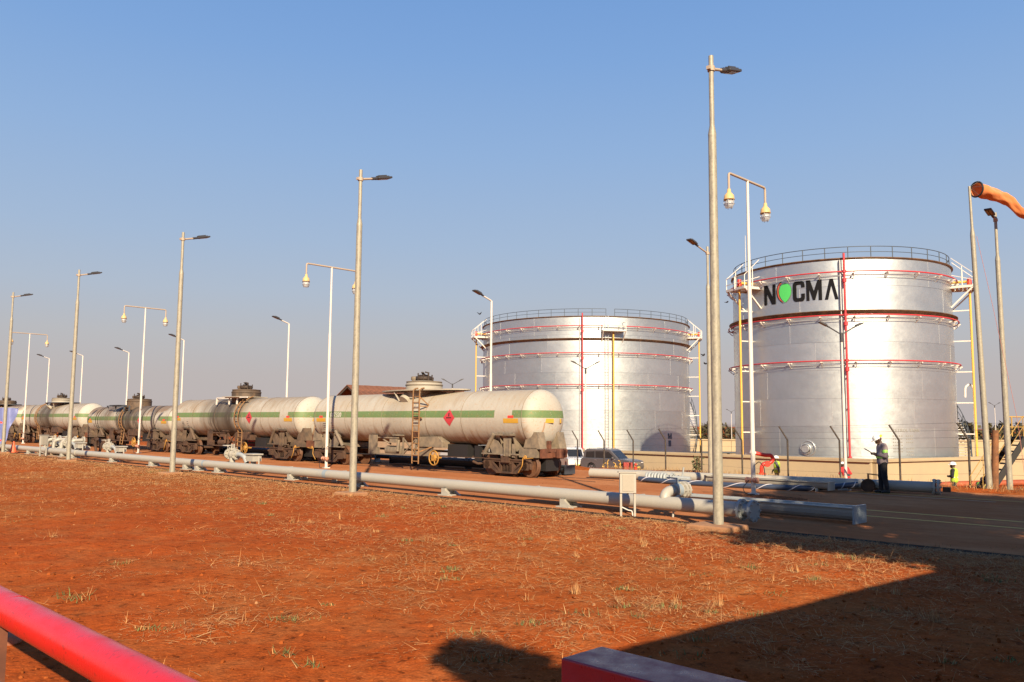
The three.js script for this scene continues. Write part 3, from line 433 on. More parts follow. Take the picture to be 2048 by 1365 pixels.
function makeWagon(s, label, o) {
  const t = thing('tank_wagon', label, 'tank wagon', W(s, WAGON_Z), PHI, null), R = o.R, cy = o.cy, HL = 6.92, bul = 0.56, FR = o.frame;
  // barrel and domed heads
  const bm = new THREE.MeshStandardMaterial({ map: o.tex, roughness: 0.62, bumpMap: o.bump, bumpScale: 0.012 });
  { const g = new THREE.CylinderGeometry(R, R, HL * 2, 64, 14, true); g.rotateZ(Math.PI / 2); const p = g.attributes.position, u = g.attributes.uv; for (let i = 0; i < p.count; i++) u.setXY(i, (p.getX(i) / (2 * HL) + 0.5) * 0.86, p.getY(i) / (2 * R) + 0.5); g.translate(0, cy, 0); mesh('barrel', g, bm, t); }
  for (const k of [-1, 1]) { const pts = []; for (let i = 0; i <= 14; i++) { const a = i / 14 * Math.PI / 2; pts.push(new THREE.Vector2(R * Math.cos(a) ** 0.8, bul * Math.sin(a))); } pts[14].x = 0.0005; const g = new THREE.LatheGeometry(pts, 48); g.rotateZ(-Math.PI / 2); if (k < 0) g.rotateY(Math.PI); const p = g.attributes.position, u = g.attributes.uv; for (let i = 0; i < p.count; i++) u.setXY(i, 0.868 + (p.getZ(i) / (2 * R) + 0.5) * 0.128, p.getY(i) / (2 * R) + 0.5); g.translate(k * HL, cy, 0); mesh('barrel_head', g, bm, t); }
  const seams = new MB(); for (const x of [-HL, -4.4, -1.6, 1.4, 3.6, HL]) seams.torus(R + 0.001, 0.012, M4(x, cy, 0, 0, Math.PI / 2), 5, 48); seams.build('weld_band', FR, t);
  if (o.straps) { const st = new MB(); for (const x of o.straps) st.add(new THREE.CylinderGeometry(R + 0.018, R + 0.018, 0.09, 48, 1, true), M4(x, cy, 0, 0, 0, Math.PI / 2)); st.build('strap', mp.oily, t); }
  // dome with hatches
  const dm = o.domeDirty ? mp.oilyDome : mp.cream, top = cy + R;
  const d = new MB().lathe([[0.001, top + 0.53], [0.55, top + 0.52], [0.74, top + 0.47], [0.8, top + 0.38], [0.8, top - 0.25]], 40).build('dome', dm, t);
  new MB().torus(0.805, 0.025, M4(0, top + 0.33, 0, Math.PI / 2), 6, 40).torus(0.76, 0.03, M4(0, top + 0.47, 0, Math.PI / 2), 6, 40).build('dome_flange', FR, d);
  { const b = new MB(), top = cy + R - 0.17; b.lathe([[0.001, 0.22], [0.3, 0.2], [0.36, 0.15], [0.36, 0.05], [0.3, 0], [0.001, 0]], 20, M4(0.05, top + 0.7, 0.05)); for (let i = 0; i < 8; i++) { const a = i * 0.785; b.rod([0.05 + 0.34 * Math.cos(a), top + 0.72, 0.05 + 0.34 * Math.sin(a)], [0.05 + 0.34 * Math.cos(a), top + 0.9 + 0.06 * (i % 3), 0.05 + 0.34 * Math.sin(a)], 0.025, 0.03, 6); } b.bar([-0.2, top + 0.94, 0.1], [0.35, top + 0.92, 0.1], 0.07, 0.06).bar([-0.1, top + 0.98, -0.05], [0.1, top + 1.06, 0.2], 0.1, 0.05).rod([0.5, top + 0.65, 0.2], [0.52, top + 1.05, 0.2], 0.035).rod([0.52, top + 1.02, 0.2], [0.4, top + 1.06, 0.3], 0.03).rod([0.66, top + 0.62, 0.1], [0.7, top + 0.82, 0.1], 0.04); b.build('hatch', mp.oily, d); }
  new MB().lathe([[0.001, 0.24], [0.13, 0.24], [0.15, 0.2], [0.15, 0.1], [0.1, 0.06], [0.1, 0]], 16, M4(-0.5, top + 0.49, 0.15)).build('vent_valve', FR, d);
  if (o.whitecap) new MB().lathe([[0.001, 0.62], [0.22, 0.6], [0.28, 0.52], [0.28, 0.1]], 20, M4(-0.95, top - 0.2, -0.15)).build('vent_cover', mp.white, t);
  // platform at the dome
  if (o.platform === 'oval') {
    const sh = []; for (let i = 0; i < 40; i++) { const a = i / 40 * 2 * Math.PI; sh.push([2.75 * Math.sign(Math.cos(a)) * Math.abs(Math.cos(a)) ** 1.25, 1.12 * Math.sin(a)]); }
    new MB().ext(sh, 0.05, M4(0.05, top + 0.12, 0, Math.PI / 2)).build('platform', o.platMat, t);
    const b = new MB(); for (const x of [-0.9, 0.9]) for (const z of [-1, 1]) b.bar([x, top + 0.08, z * 0.95], [x * 0.75, cy + 0.72, z * 0.8], 0.06, 0.06); b.rod([-0.28, cy + 0.93, 0.6], [-0.28, cy + 0.7, 0.88], 0.26, 0.26, 16).build('platform_stay', mp.cream, t);
  } else {
    const b = new MB(); for (let i = 0; i < 7; i++) b.box(o.px + (i - 3) * 0.24, top + 0.06, 0.3, 0.2, 0.04, 1.9); b.build('platform', o.platMat, t);
    const q = new MB(), x0 = o.px - 1.9, x1 = o.px + 1.6; q.bar([x0, top + 0.02, 1.0], [x1, top + 0.02, 1.0], 0.08, 0.06); for (const x of o.rails) { q.bar([x, top + 0.02, 1.0], [x, top - 0.36, 1.03], 0.08, 0.05); } q.bar([x0, top + 0.02, 1.0], [x0, top - 0.15, 0.9], 0.06, 0.06).bar([x0, top + 0.02, 1.0], [x0, top + 0.02, -0.9], 0.06, 0.06); q.build('platform_rail', o.railMat, t);
  }
  // ladder
  { const lx = o.lx, b = new MB(), z = 1.2; for (const k of [-0.21, 0.21]) { if (o.curvedLadder) { const pts = []; for (let i = 0; i <= 10; i++) { const a = rad(-40 + i * 11.5); pts.push([lx + k, cy + (R + 0.13) * Math.sin(a), (R + 0.13) * Math.cos(a)]); } pts.unshift([lx + k, 0.35, 0.95]); b.tube(pts, 0.03, 6, 40); } else b.tube([[lx + k, 0.3, z], [lx + k, cy, z], [lx + k, top - 0.12, z], [lx + k, top + 0.1, z - 0.04], [lx + k, top + 0.16, z - 0.25]], 0.032, 6, 40); }
    const l = b.build('ladder', mp.ladder, t), rg = new MB().rod([-0.21, 0, 0], [0.21, 0, 0], 0.02, 0.02, 6).geo();
    for (let i = 0; i < 12; i++) { const m = mesh('rung', rg, mp.ladder, l), y = 0.4 + i * (top - 0.6) / 11; m.position.set(lx, y, o.curvedLadder ? (y > cy - 0.6 ? Math.sqrt(Math.max(0.05, (R + 0.13) ** 2 - (y - cy) ** 2)) : 0.96) : z); }
    if (!o.curvedLadder) { const st = new MB(); st.bar([lx + 0.2, top - 0.2, z], [lx + 0.55, top - 0.6, 0.93], 0.045, 0.045).bar([lx + 0.2, top - 0.6, z], [lx + 0.55, top - 0.62, 0.93], 0.045, 0.045).bar([lx - 0.3, cy + 0.0, R], [lx + 0.35, cy, R + 0.1], 0.05, 0.05).bar([lx - 0.1, 0.75, 1.18], [lx - 0.5, 0.95, 0.8], 0.05, 0.05).bar([lx + 0.1, 0.75, 1.18], [lx + 0.7, 1.0, 0.9], 0.05, 0.05); st.build('ladder_bracket', mp.ladder, l); }
  }
  // saddles and stub frames over the bogies
  for (const k of [-1, 1]) {
    const bx = k * o.bx; makeBogie(t, bx, o.wb);
    const cres = []; for (let i = 0; i <= 16; i++) { const a = rad(-150 + i * 7.5); cres.push([(R + 0.01) * Math.cos(a), cy + (R + 0.01) * Math.sin(a)]); } const outl = [...cres, [0.72, 0.95], [-0.72, 0.95]];
    const sd = new MB(); for (const x of [bx - k * 0.35, bx + k * 0.35]) sd.ext(outl, 0.035, M4(x, 0, 0, 0, Math.PI / 2)); 
    sd.box(bx, cy - 0.63, 0.92, 0.95, 0.07, 0.14).box(bx, cy - 0.63, -0.92, 0.95, 0.07, 0.14);
    sd.build('saddle', FR, t);
    const gz = 0.86; for (const z of [-1, 1]) { const gs = new MB(); gs.ext([[-0.62, 0], [0.22, 0], [0.5, 0.5], [0.36, 0.62], [-0.05, 0.5]].map(([x, y]) => [-k * x, y]), 0.03, M4(bx + k * 0.0 - k * 0.5, 0.82, z * gz), [new THREE.Path().absarc(-k * 0.1, 0.22, 0.07, 0, 7)]); gs.rod([bx - k * 1.15, 0.88, z * 0.86], [bx - k * 0.62, cy - 0.62, z * 0.93], 0.085, 0.085, 12); gs.box(bx + k * 0.12, 1.1, z * 0.93, 0.36, 0.66, 0.05); gs.box(bx + k * 0.0, 1.1, z * 0.95, 0.05, 0.66, 0.1).box(bx + k * 0.27, 1.1, z * 0.95, 0.05, 0.66, 0.1).box(bx + k * 0.42, 0.98, z * 0.9, 0.14, 0.5, 0.05).box(bx - k * 0.3, 0.84, z * 0.9, 1.9, 0.05, 0.14); gs.build('saddle_strut', FR, t); }
    const xe = k * (HL + bul + 0.02), sx0 = bx + k * 0.3, st = new MB(); st.box((sx0 + xe) / 2, 0.9, 0, Math.abs(xe - sx0), 0.32, 1.1).box(xe - k * 0.55, 0.92, 0, 0.9, 0.36, 1.5).box(bx - k * 0.9, 0.95, 0, 1.2, 0.2, 0.6); st.build('stub_frame', FR, t);
    const lg = new MB(); for (const z of [-0.55, 0.55]) lg.ext([[-0.42, 0], [0.42, 0], [0.26, 0.62], [-0.2, 0.62]].map(([x, y]) => [k * x, y]), 0.4, M4(k * (HL + 0.22), 1.06, z - 0.2)); lg.build('end_saddle', FR, t);
    const bm2 = new MB(); bm2.box(xe + k * 0.05, 0.9, 0, 0.12, 0.34, 1.35).box(xe + k * 0.1, 1.16, 0.3, 0.12, 0.4, 0.14).rod([xe + k * 0.1, 0.98, -0.42], [xe + k * 0.32, 0.98, -0.42], 0.08); bm2.build('end_beam', mp.rustRed, t);
    const cp = new MB(); cp.box(xe + k * 0.22, 0.86, 0, 0.36, 0.2, 0.22).rbox(xe + k * 0.44, 0.9, 0.05, 0.22, 0.36, 0.28, 0.05).box(xe + k * 0.48, 0.9, -0.14, 0.18, 0.28, 0.1); cp.build('coupler', mp.rustRed, t);
    new MB().tube([[xe + k * 0.0, 0.75, 1.06], [xe - k * 0.3, 0.72, 1.08], [xe - k * 0.42, 0.78, 1.06], [xe - k * 0.5, 0.7, 1.06], [xe - k * 0.52, 0.45, 1.08], [xe - k * 0.72, 0.2, 1.06]], 0.021, 6, 40).torus(0.055, 0.024, M4(xe - k * 0.38, 0.76, 1.06), 6, 14).build('coupling_lever', mp.lever, t);
    new MB().box(xe - k * 0.35, 0.5, 0, 0.7, 0.5, 0.7).build('draft_gear', mp.black, t);
    // hazard and reflector plates near each end
    const e = k * (HL - 0.55); mesh('reflector_strip', patch(R, cy, e, cy - 0.11, 0.78, 0.17, 0.008), mp.plate, t); mesh('tail_reflector', patch(R, cy, e, cy + 0.04, 0.3, 0.09, 0.01), mp.reflector, t);
    if (k > 0 || o.headPlates) { const q = new MB(); for (const [z, w] of [[0.32, 0.7], [-0.62, 0.4]]) { const rr = Math.abs(z) / R, xx = HL + bul * Math.sqrt(Math.max(0.05, 1 - rr ** 2.5)) * 0.97; q.box(k * xx, cy - 0.1, z, 0.03, 0.16, w, 0, (z > 0 ? -1 : 1) * k * 0.28 * (Math.abs(z) > 0.5 ? 2 : 1)); } q.build('end_plate', mp.plate, t); new MB().box(k * (HL + bul - 0.09), cy + 0.22, -0.42, 0.03, 0.09, 0.3, 0, k * 0.3).build('tail_reflector', mp.reflector, t); }
  }
  for (const x of o.placards) { const p = mesh('hazard_placard', patch(R, cy, x, cy + o.py, 0.48, 0.48, 0.012, true, 8), mp.placard, t); mesh('flame_symbol', patch(R, cy, x, cy + o.py + 0.12, 0.06, 0.13, 0.02), mp.black, p); mesh('placard_lettering', patch(R, cy, x, cy + o.py, 0.3, 0.035, 0.02), mp.black, p); }
  if (o.number) { const b = new MB(); for (const sh of font.generateShapes(o.number, 0.2)) b.add(new THREE.ShapeGeometry(sh, 3), M4(o.nx, cy + o.stripe - 0.1, R + 0.012 - 0.006, -0.1)); b.build('wagon_number', mp.white, t); }
  { const b = new MB(), rr = rng(77 + s | 0); for (let i = 0; i < 5; i++) { const wd = 0.1 + 0.12 * rr(); b.add(patch(R, cy, o.nx + 0.1 + 0.03 * rr(), cy - 0.25 - i * 0.12, wd, 0.03, 0.008)); } for (let i = 0; i < 3; i++) b.add(patch(R, cy, o.nx - 0.5, cy - 0.28 - i * 0.09, 0.3, 0.04, 0.008)); b.build('data_stencil', mat([0.13, 0.12, 0.11], 0.8), t); }
  // gear under the belly
  { const g = new MB(); g.box(-2.45, 1.02, 0.86, 0.6, 0.85, 0.05).box(-2.2, 0.75, 0.8, 0.3, 0.3, 0.04).box(-1.5, 1.33, 0.8, 1.6, 0.05, 0.08).box(-1.0, 1.2, 0.82, 0.45, 0.16, 0.14).rod([-1.8, 1.25, 0.8], [-1.3, 1.05, 0.75], 0.035).rod([-0.75, 0.75, 0.8], [-0.75, 1.25, 0.75], 0.07).box(-0.7, 1.45, 0.8, 0.7, 0.06, 0.12);
    for (const [a, c] of [[-0.42, 0.42], [0.42, -0.42]]) g.bar([0.15 + a, 0.66, 0.86], [0.15 + c, 1.3, 0.86], 0.05, 0.05); for (const x of [-0.28, 0.58]) g.box(x, 0.98, 0.87, 0.06, 0.75, 0.06); g.bar([-2.6, 0.62, 0.86], [0.7, 0.62, 0.86], 0.05, 0.06); g;
    g.build('brake_rigging', o.gear, t);
    new MB().bar([1.6, 0.62, 0.9], [4.8, 0.66, 0.9], 0.03, 0.03).bar([1.6, 0.62, 0.92], [1.6, 0.62, 0.3], 0.05, 0.05).bar([1.6, 0.62, 0.3], [4.6, 0.68, 0.3], 0.05, 0.05).build('brake_rod', mp.rust, t);
    new MB().rod([-1.75, 0.78, 0.55], [-0.85, 0.78, 0.55], 0.2, 0.2, 18).sphere(-1.75, 0.78, 0.55, 0.2, 0.4).sphere(-0.85, 0.78, 0.55, 0.2, 0.4).build('brake_cylinder', o.gear, t);
    new MB().ext([[0.7, 1.38], [2.05, 1.42], [2.3, 1.2], [2.3, 1.0], [0.7, 1.0]], 0.4, M4(0, 0, 0.5), [], 0.015).ext([[0.7, 0.98], [1.65, 0.98], [1.5, 0.62], [0.7, 0.6]], 0.05, M4(0, 0, 0.8)).build('equipment_box', o.gear, t);
    const w = new MB(); w.torus(0.29, 0.028, M4(1.9, 0.56, 1.0), 6, 28); for (let i = 0; i < 5; i++) { const a = i * 1.257; w.rod([1.9, 0.56, 1.0], [1.9 + 0.28 * Math.cos(a), 0.56 + 0.28 * Math.sin(a), 1.0], 0.022, 0.022, 6); } w.add(new THREE.CylinderGeometry(0.12, 0.15, 0.1, 18), M4(1.9, 0.56, 1.0, Math.PI / 2)).rod([1.9, 0.56, 1], [1.9, 0.56, 0.6], 0.04); w.build('brake_wheel', mp.lever, t);
    new MB().box(2.9, 0.88, 0.3, 1.2, 0.5, 0.6).box(3.9, 0.8, 0.2, 0.3, 0.6, 0.5).rod([0.0, 1.2, 0], [0.0, 0.45, 0], 0.2, 0.16).rod([-5, 0.55, 0.62], [-2.6, 0.55, 0.62], 0.03).rod([4.6, 0.8, 0], [-4.6, 0.8, 0], 0.05).build('discharge_gear', mp.black, t);
    const hz = new MB(); hz.tube([[4.2, 0.9, 0.4], [4.5, 0.5, 0.6], [4.3, 0.42, 0.75], [4.05, 0.5, 0.8]], 0.05, 8, 24).build('air_hose', mp.rust, t);
  }
  return t;
}
mp.dirtFrame = mat([0.15, 0.115, 0.085], 0.85, { map: scaled(T.rust, 1.4) });
mp.oilyDome = mat([0.125, 0.093, 0.065], 0.7, { map: scaled(T.rust, 1.1) });
{
  const bump = T.steelWobble.clone(); bump.repeat.set(7, 1); bump.needsUpdate = true;
  const gaps = [[5.55, 6.5]], texA = barrelTex(301, { R: 1.08, stripe: 0.14, dust: 0.8, streak: 0.55, gaps, oil: [[-0.6, 0.9, 0.16]], rusty: [[30.33, 0.035, -0.16]] });
  const texB = barrelTex(351, { tan: [0.29, 0.235, 0.165], R: 1.08, stripe: 0.14, dust: 1, streak: 1, gaps: [[5.6, 6.4]], dirtyHead: false, oil: [[-0.7, 1.7, 1], [0.9, 1.3, 0.45], [-2.6, 1.2, 0.4]], rusty: [[30.1, 0.04, -0.25]] });
  const texC = barrelTex(391, { tan: [0.19, 0.14, 0.095], R: 0.97, stripe: 0.12, dust: 1.25, streak: 1.3, gaps: [[4.4, 5.6]], dirtyHead: true, oil: [[0.2, 2.0, 1], [2.2, 1.2, 0.6], [4.6, 0.35, 0.7], [-3.5, 1.5, 0.4]], rusty: [[30.2, 0.05, 0.1]] });
  const base = { bump, frame: mp.frame, nx: -5.2, R: 1.08, cy: 2.2, stripe: 0.14, bx: 5.95, wb: 1.95, lx: 0.95, px: -0.6, rails: [-1.5, 0, 0.9], placards: [], py: 0.0, platform: 'oval', platMat: mp.cream, railMat: mp.white, gear: mp.frame };
  makeWagon(19.55, 'cleanest cream tank wagon with green stripe and oval dome platform, nearest the storage tanks', { ...base, tex: texA, placards: [2.9], whitecap: true, number: '007320', nx: -5.6 });
  makeWagon(35.3, 'oil-stained tank wagon with white platform rail, second from the storage tanks', { ...base, tex: texB, bx: 5.5, domeDirty: true, platform: 'rails', placards: [2.4], curvedLadder: true, lx: 1.2, px: 0.4, gear: mp.rust, frame: mp.dirtFrame });
  makeWagon(50.3, 'brown dirty low tank wagon with black straps, third along the train', { ...base, R: 0.97, cy: 2.0, tex: texC, bx: 5.0, domeDirty: true, platform: 'rails', railMat: mp.railDark, platMat: mp.darkSteel, placards: [2.6], curvedLadder: true, lx: -0.4, px: -1.2, straps: [-5.3, -4.9, 3.0, 4.9], gear: mp.rust, frame: mp.dirtFrame, stripe: 0.12 });
  makeWagon(66.0, 'weathered tank wagon with dark oval platform, fourth along the train', { ...base, tex: texB, bx: 6.2, platform: 'oval', platMat: mp.darkSteel, lx: -2.6, curvedLadder: true, gear: mp.rust, frame: mp.dirtFrame });
  makeWagon(81.6, 'last tank wagon in view, half hidden behind the blue tarpaulin', { ...base, tex: texC, R: 1.08, cy: 2.2, bx: 5.6, domeDirty: true, whitecap: true, platform: 'oval', platMat: mp.darkSteel, curvedLadder: true, gear: mp.rust, frame: mp.dirtFrame });
}
{ // rails sunk in the paving, ending a little beyond the last wagon
  for (const k of [-0.53, 0.53]) { const a = W(9.6, WAGON_Z + k, 0.004), b = W(130, WAGON_Z + k, 0.004); tag(new MB().bar([a.x, a.y, a.z], [b.x, b.y, b.z], 0.07, 0.02).build('rail', mp.rust), k < 0 ? 'near running rail flush in the paving under the wagons' : 'far running rail flush in the paving under the wagons', 'rail'); }
}

// ---------------------------------------------------------------- lamp posts
// local frame of the yard: +z towards the dirt side, -z into the yard
function lampHead(t, pos, dirZ, tilt, s = 1) { // LED head pointing along +-z, tilted up
  const g = new THREE.Group(); const b = new MB(); b.rbox(0, 0, 0.36, 0.24, 0.06, 0.5, 0.02).box(0, 0.035, 0.34, 0.2, 0.03, 0.34).box(0, 0.06, 0.3, 0.02, 0.04, 0.3).box(0.06, 0.06, 0.3, 0.02, 0.04, 0.3).box(-0.06, 0.06, 0.3, 0.02, 0.04, 0.3).rod([0, 0, -0.06], [0, 0, 0.16], 0.045, 0.04);
  const h = b.build('lamp_head', mp.lampDark, t); const l = new MB(); for (const x of [-0.05, 0.05]) l.box(x, -0.033, 0.38, 0.07, 0.012, 0.34); l.build('lamp_lens', mp.lampGlass, h);
  h.position.set(...pos); h.rotation.set(-tilt, dirZ < 0 ? Math.PI : 0, 0, 'YXZ'); h.scale.setScalar(s); return h;
}
function bigPole(label, p, hgt, lean = 0, armZ = -1, ry = PHI, armLen = 0.42, group) {
  const t = thing('street_lamp', label, 'street lamp', p, ry, group);
  new MB().lathe([[0.1, 0], [0.093, hgt * 0.42], [0.09, hgt * 0.42 + 0.04], [0.08, hgt * 0.82], [0.084, hgt * 0.825], [0.05, hgt * 0.845], [0.05, hgt], [0.001, hgt + 0.005]], 16).build('pole', mp.galv, t);
  const y = hgt - 0.27, b = new MB(); b.add(new THREE.CylinderGeometry(0.075, 0.075, 0.1, 12), M4(0, y, 0)).box(0, y, 0.09 * armZ * -1, 0.08, 0.07, 0.06).rod([0, y, 0], [0, y + armLen * 0.25, armZ * armLen], 0.035, 0.03); b.build('bracket_arm', mp.crossbar, t);
  lampHead(t, [0, y + armLen * 0.27, armZ * (armLen + 0.02)], armZ, 0.25);
  return t;
}
function pad(p, label, w = 1.05, h = 0.22) { const t = tag(new MB().rbox(0, 0, 0, w, h, w * 0.8, 0.04).build('concrete_pad', mp.dirtyPad), label, 'concrete pad', 'concrete pads under the tall galvanised lamp posts'); t.position.copy(p); t.rotation.y = PHI + 0.05; return t; }
{
  const g = 'tall galvanised lamp posts along the kerb';
  const P = [[-0.28, -0.15, 9.41, 'tall galvanised lamp post rising before the right-hand storage tank, nearest of the kerb row'], [10.41, -1.09, 9.09, 'second nearest tall galvanised lamp post of the kerb row, before the first wagon'], [22.1, -0.96, 9.14, 'third nearest tall galvanised lamp post of the kerb row, before the second wagon'], [34.71, -0.5, 9.32, 'fourth tall galvanised lamp post of the kerb row, beside the valve cluster'], [46.68, -0.2, 9.49, 'farthest tall galvanised lamp post of the kerb row, beside the blue tarpaulin']];
  const names = ['pad under the lamp post before the right-hand storage tank', 'pad under the lamp post before the first wagon', 'pad under the lamp post before the second wagon', 'pad under the lamp post beside the valve cluster', 'pad under the lamp post beside the blue tarpaulin'];
  P.forEach(([s, t, h, l], i) => { bigPole(l, W(s, t - 0.25, 0.1), h - 0.1, 0, -1, PHI, 0.42, g); const p = pad(W(s, t - 0.3, 0.0), 'rough concrete ' + names[i], i ? 0.75 : 0.95); p.rotation.y += i * 0.03; });
}
bigPole('galvanised lamp post behind the yard, left of the lettered tank, head pointing left', V(7.8, -0.4, -33.1), 9.5, 0, 1, PHI, 0.75);
{ const t = bigPole('galvanised lamp post at the right edge beside the windsock mast', V(17.1, -0.2, -29.1), 9.75, 0, 1, PHI, 0.3); t.rotation.z = 0.004; }
{ // white twin lamps
  const mk = (s, t, h, half, label, ry = PHI) => {
    const o = thing('twin_lamp', label, 'lamp post', W(s, t, 0), ry, 'white twin lamp posts on the tanker yard');
    new MB().lathe([[0.065, 0], [0.062, h * 0.66], [0.046, h * 0.68], [0.042, h]], 14).box(0, 0.02, 0, 0.24, 0.05, 0.24).build('pole', mp.white, o);
    const b = new MB().rod([0, h, -half], [0, h, half], 0.038); for (const k of [-1, 1]) b.tube([[0, h, k * (half - 0.02)], [0, h - 0.02, k * (half + 0.04)], [0, h - 0.1, k * (half + 0.06)], [0, h - 0.5, k * (half + 0.06)]], 0.036, 8, 16); b.build('crossbar', mp.crossbar, o);
    for (const k of [-1, 1]) { const z = k * (half + 0.06), l = new MB().lathe([[0.001, 0.02], [0.05, 0.02], [0.06, -0.08], [0.14, -0.17], [0.15, -0.26], [0.16, -0.28], [0.16, -0.31], [0.001, -0.31]], 16).build('lamp_housing', mp.housing, o); l.position.set(0, h - 0.5, z); new MB().lathe([[0.001, -0.31], [0.125, -0.31], [0.125, -0.44], [0.1, -0.53], [0.001, -0.55]], 16).build('lamp_glass', mp.glassClear, l); const c = new MB(); for (let i = 0; i < 5; i++) { const a = i * 1.2566; c.tube([[0.15 * Math.cos(a), -0.3, 0.15 * Math.sin(a)], [0.145 * Math.cos(a), -0.45, 0.145 * Math.sin(a)], [0.08 * Math.cos(a), -0.56, 0.08 * Math.sin(a)]], 0.009, 5, 8); } c.torus(0.147, 0.009, M4(0, -0.42, 0, Math.PI / 2), 5, 20).build('wire_guard', mp.greyPipe, l); }
    const c = new MB(); for (const k of [-1, 1]) { c.rod([k * 0.04, 0.42, 0.05], [k * 0.17, 0.42, 0.08], 0.07, 0.085, 14).sphere(k * 0.17, 0.42, 0.08, 0.085, 0.5, 1, 1); } c.build('junction_box', mp.pink, o);
    new MB().tube([[0.1, 0.85, 0.1], [0.25, 0.95, 0.1], [0.4, 0.8, 0.12], [0.42, 0.55, 0.1]], 0.012, 5, 20).tube([[-0.05, 0.42, 0.15], [-0.22, 0.2, 0.2], [-0.1, 0.03, 0.25], [0.15, 0.03, 0.2]], 0.012, 5, 20).build('cable', mp.cable, o);
    return o;
  };
  mk(3.33, 7.6, 9.28, 1.02, 'nearest white twin lamp post, before the lettered storage tank');
  mk(22.59, 5.76, 8.82, 1.22, 'white twin lamp post before the gap between the first two wagons');
  mk(43.9, 6.2, 9.0, 1.22, 'white twin lamp post before the low brown wagon');
  mk(69.9, 7.0, 9.25, 1.3, 'farthest white twin lamp post, just right of the blue tarpaulin');
}
{ // single white lamps beyond the train
  const mk = (p, h, label, arm = 0.55) => { const o = thing('yard_lamp', label, 'street lamp', p, PHI, 'white single lamp posts beyond the train'); new MB().lathe([[0.07, 0], [0.065, h * 0.55], [0.055, h * 0.56], [0.05, h]], 12).tube([[0, h - 0.05, 0], [0, h + 0.02, 0.06], [0, h + 0.18, arm]], 0.04, 8, 12).build('pole', mp.white, o); lampHead(o, [0, h + 0.2, arm + 0.03], 1, 0.3); return o; };
  const L = [[19.46, 12.6, 7.76, 'white single lamp post standing before the left edge of the wider tank'], [37.65, 12.6, 8.08, 'white single lamp post beyond the second wagon, right of its dome'], [52.56, 12.6, 8.0, 'white single lamp post beyond the gap between the second and third wagons'], [62.95, 12.6, 7.62, 'white single lamp post beyond the left end of the low brown wagon'], [73.78, 12.6, 7.91, 'white single lamp post beyond the fourth wagon dome'], [83.26, 12.6, 8.1, 'farthest white single lamp post, left of the fourth wagon dome']];
  for (const [s, t, h, l] of L) mk(W(s, t, 0), h, l);
}
{ // double-armed lamps round the tank farm
  const mk = (p, top, label, sc = 1, ry = 0.1) => { const o = thing('double_lamp', label, 'street lamp', p, ry, 'double-armed lamp posts round the tank farm'), h = top - p.y; new MB().lathe([[0.085, 0], [0.075, h * 0.6], [0.06, h * 0.62], [0.055, h - 0.05], [0.001, h]], 12).build('pole', mp.white, o); const b = new MB(); b.add(new THREE.CylinderGeometry(0.08, 0.08, 0.5, 10), M4(0, h - 0.2, 0)); for (const k of [-1, 1]) b.rod([0, h - 0.05, 0], [k * 0.72, h + 0.36, 0], 0.035); b.build('bracket_arm', mp.lampDark, o); for (const k of [-1, 1]) { const g = lampHead(o, [k * 0.7, h + 0.35, 0], 1, 0); g.rotation.set(0, k * Math.PI / 2, 0); g.rotateX(-0.45); } if (sc !== 1) o.scale.setScalar(sc); return o; };
  mk(V(6.17, -1.8, -70), 6.6, 'double-armed lamp post before the wider tank, left of the silver vehicle');
  mk(V(17.8, -1.45, -45.1), 6.95, 'double-armed lamp post before the lettered tank, beside its red riser');
  mk(V(-6.7, -2.2, -95), 6.35, 'dark double-armed lamp post behind the dome of the nearest wagon');
  mk(V(97.6, -4, -170), 6.3, 'distant double-armed lamp post right of the windsock mast');
  mk(V(52.2, -4.4, -200), 5.1, 'distant double-armed lamp post at the left foot of the lettered tank');
}
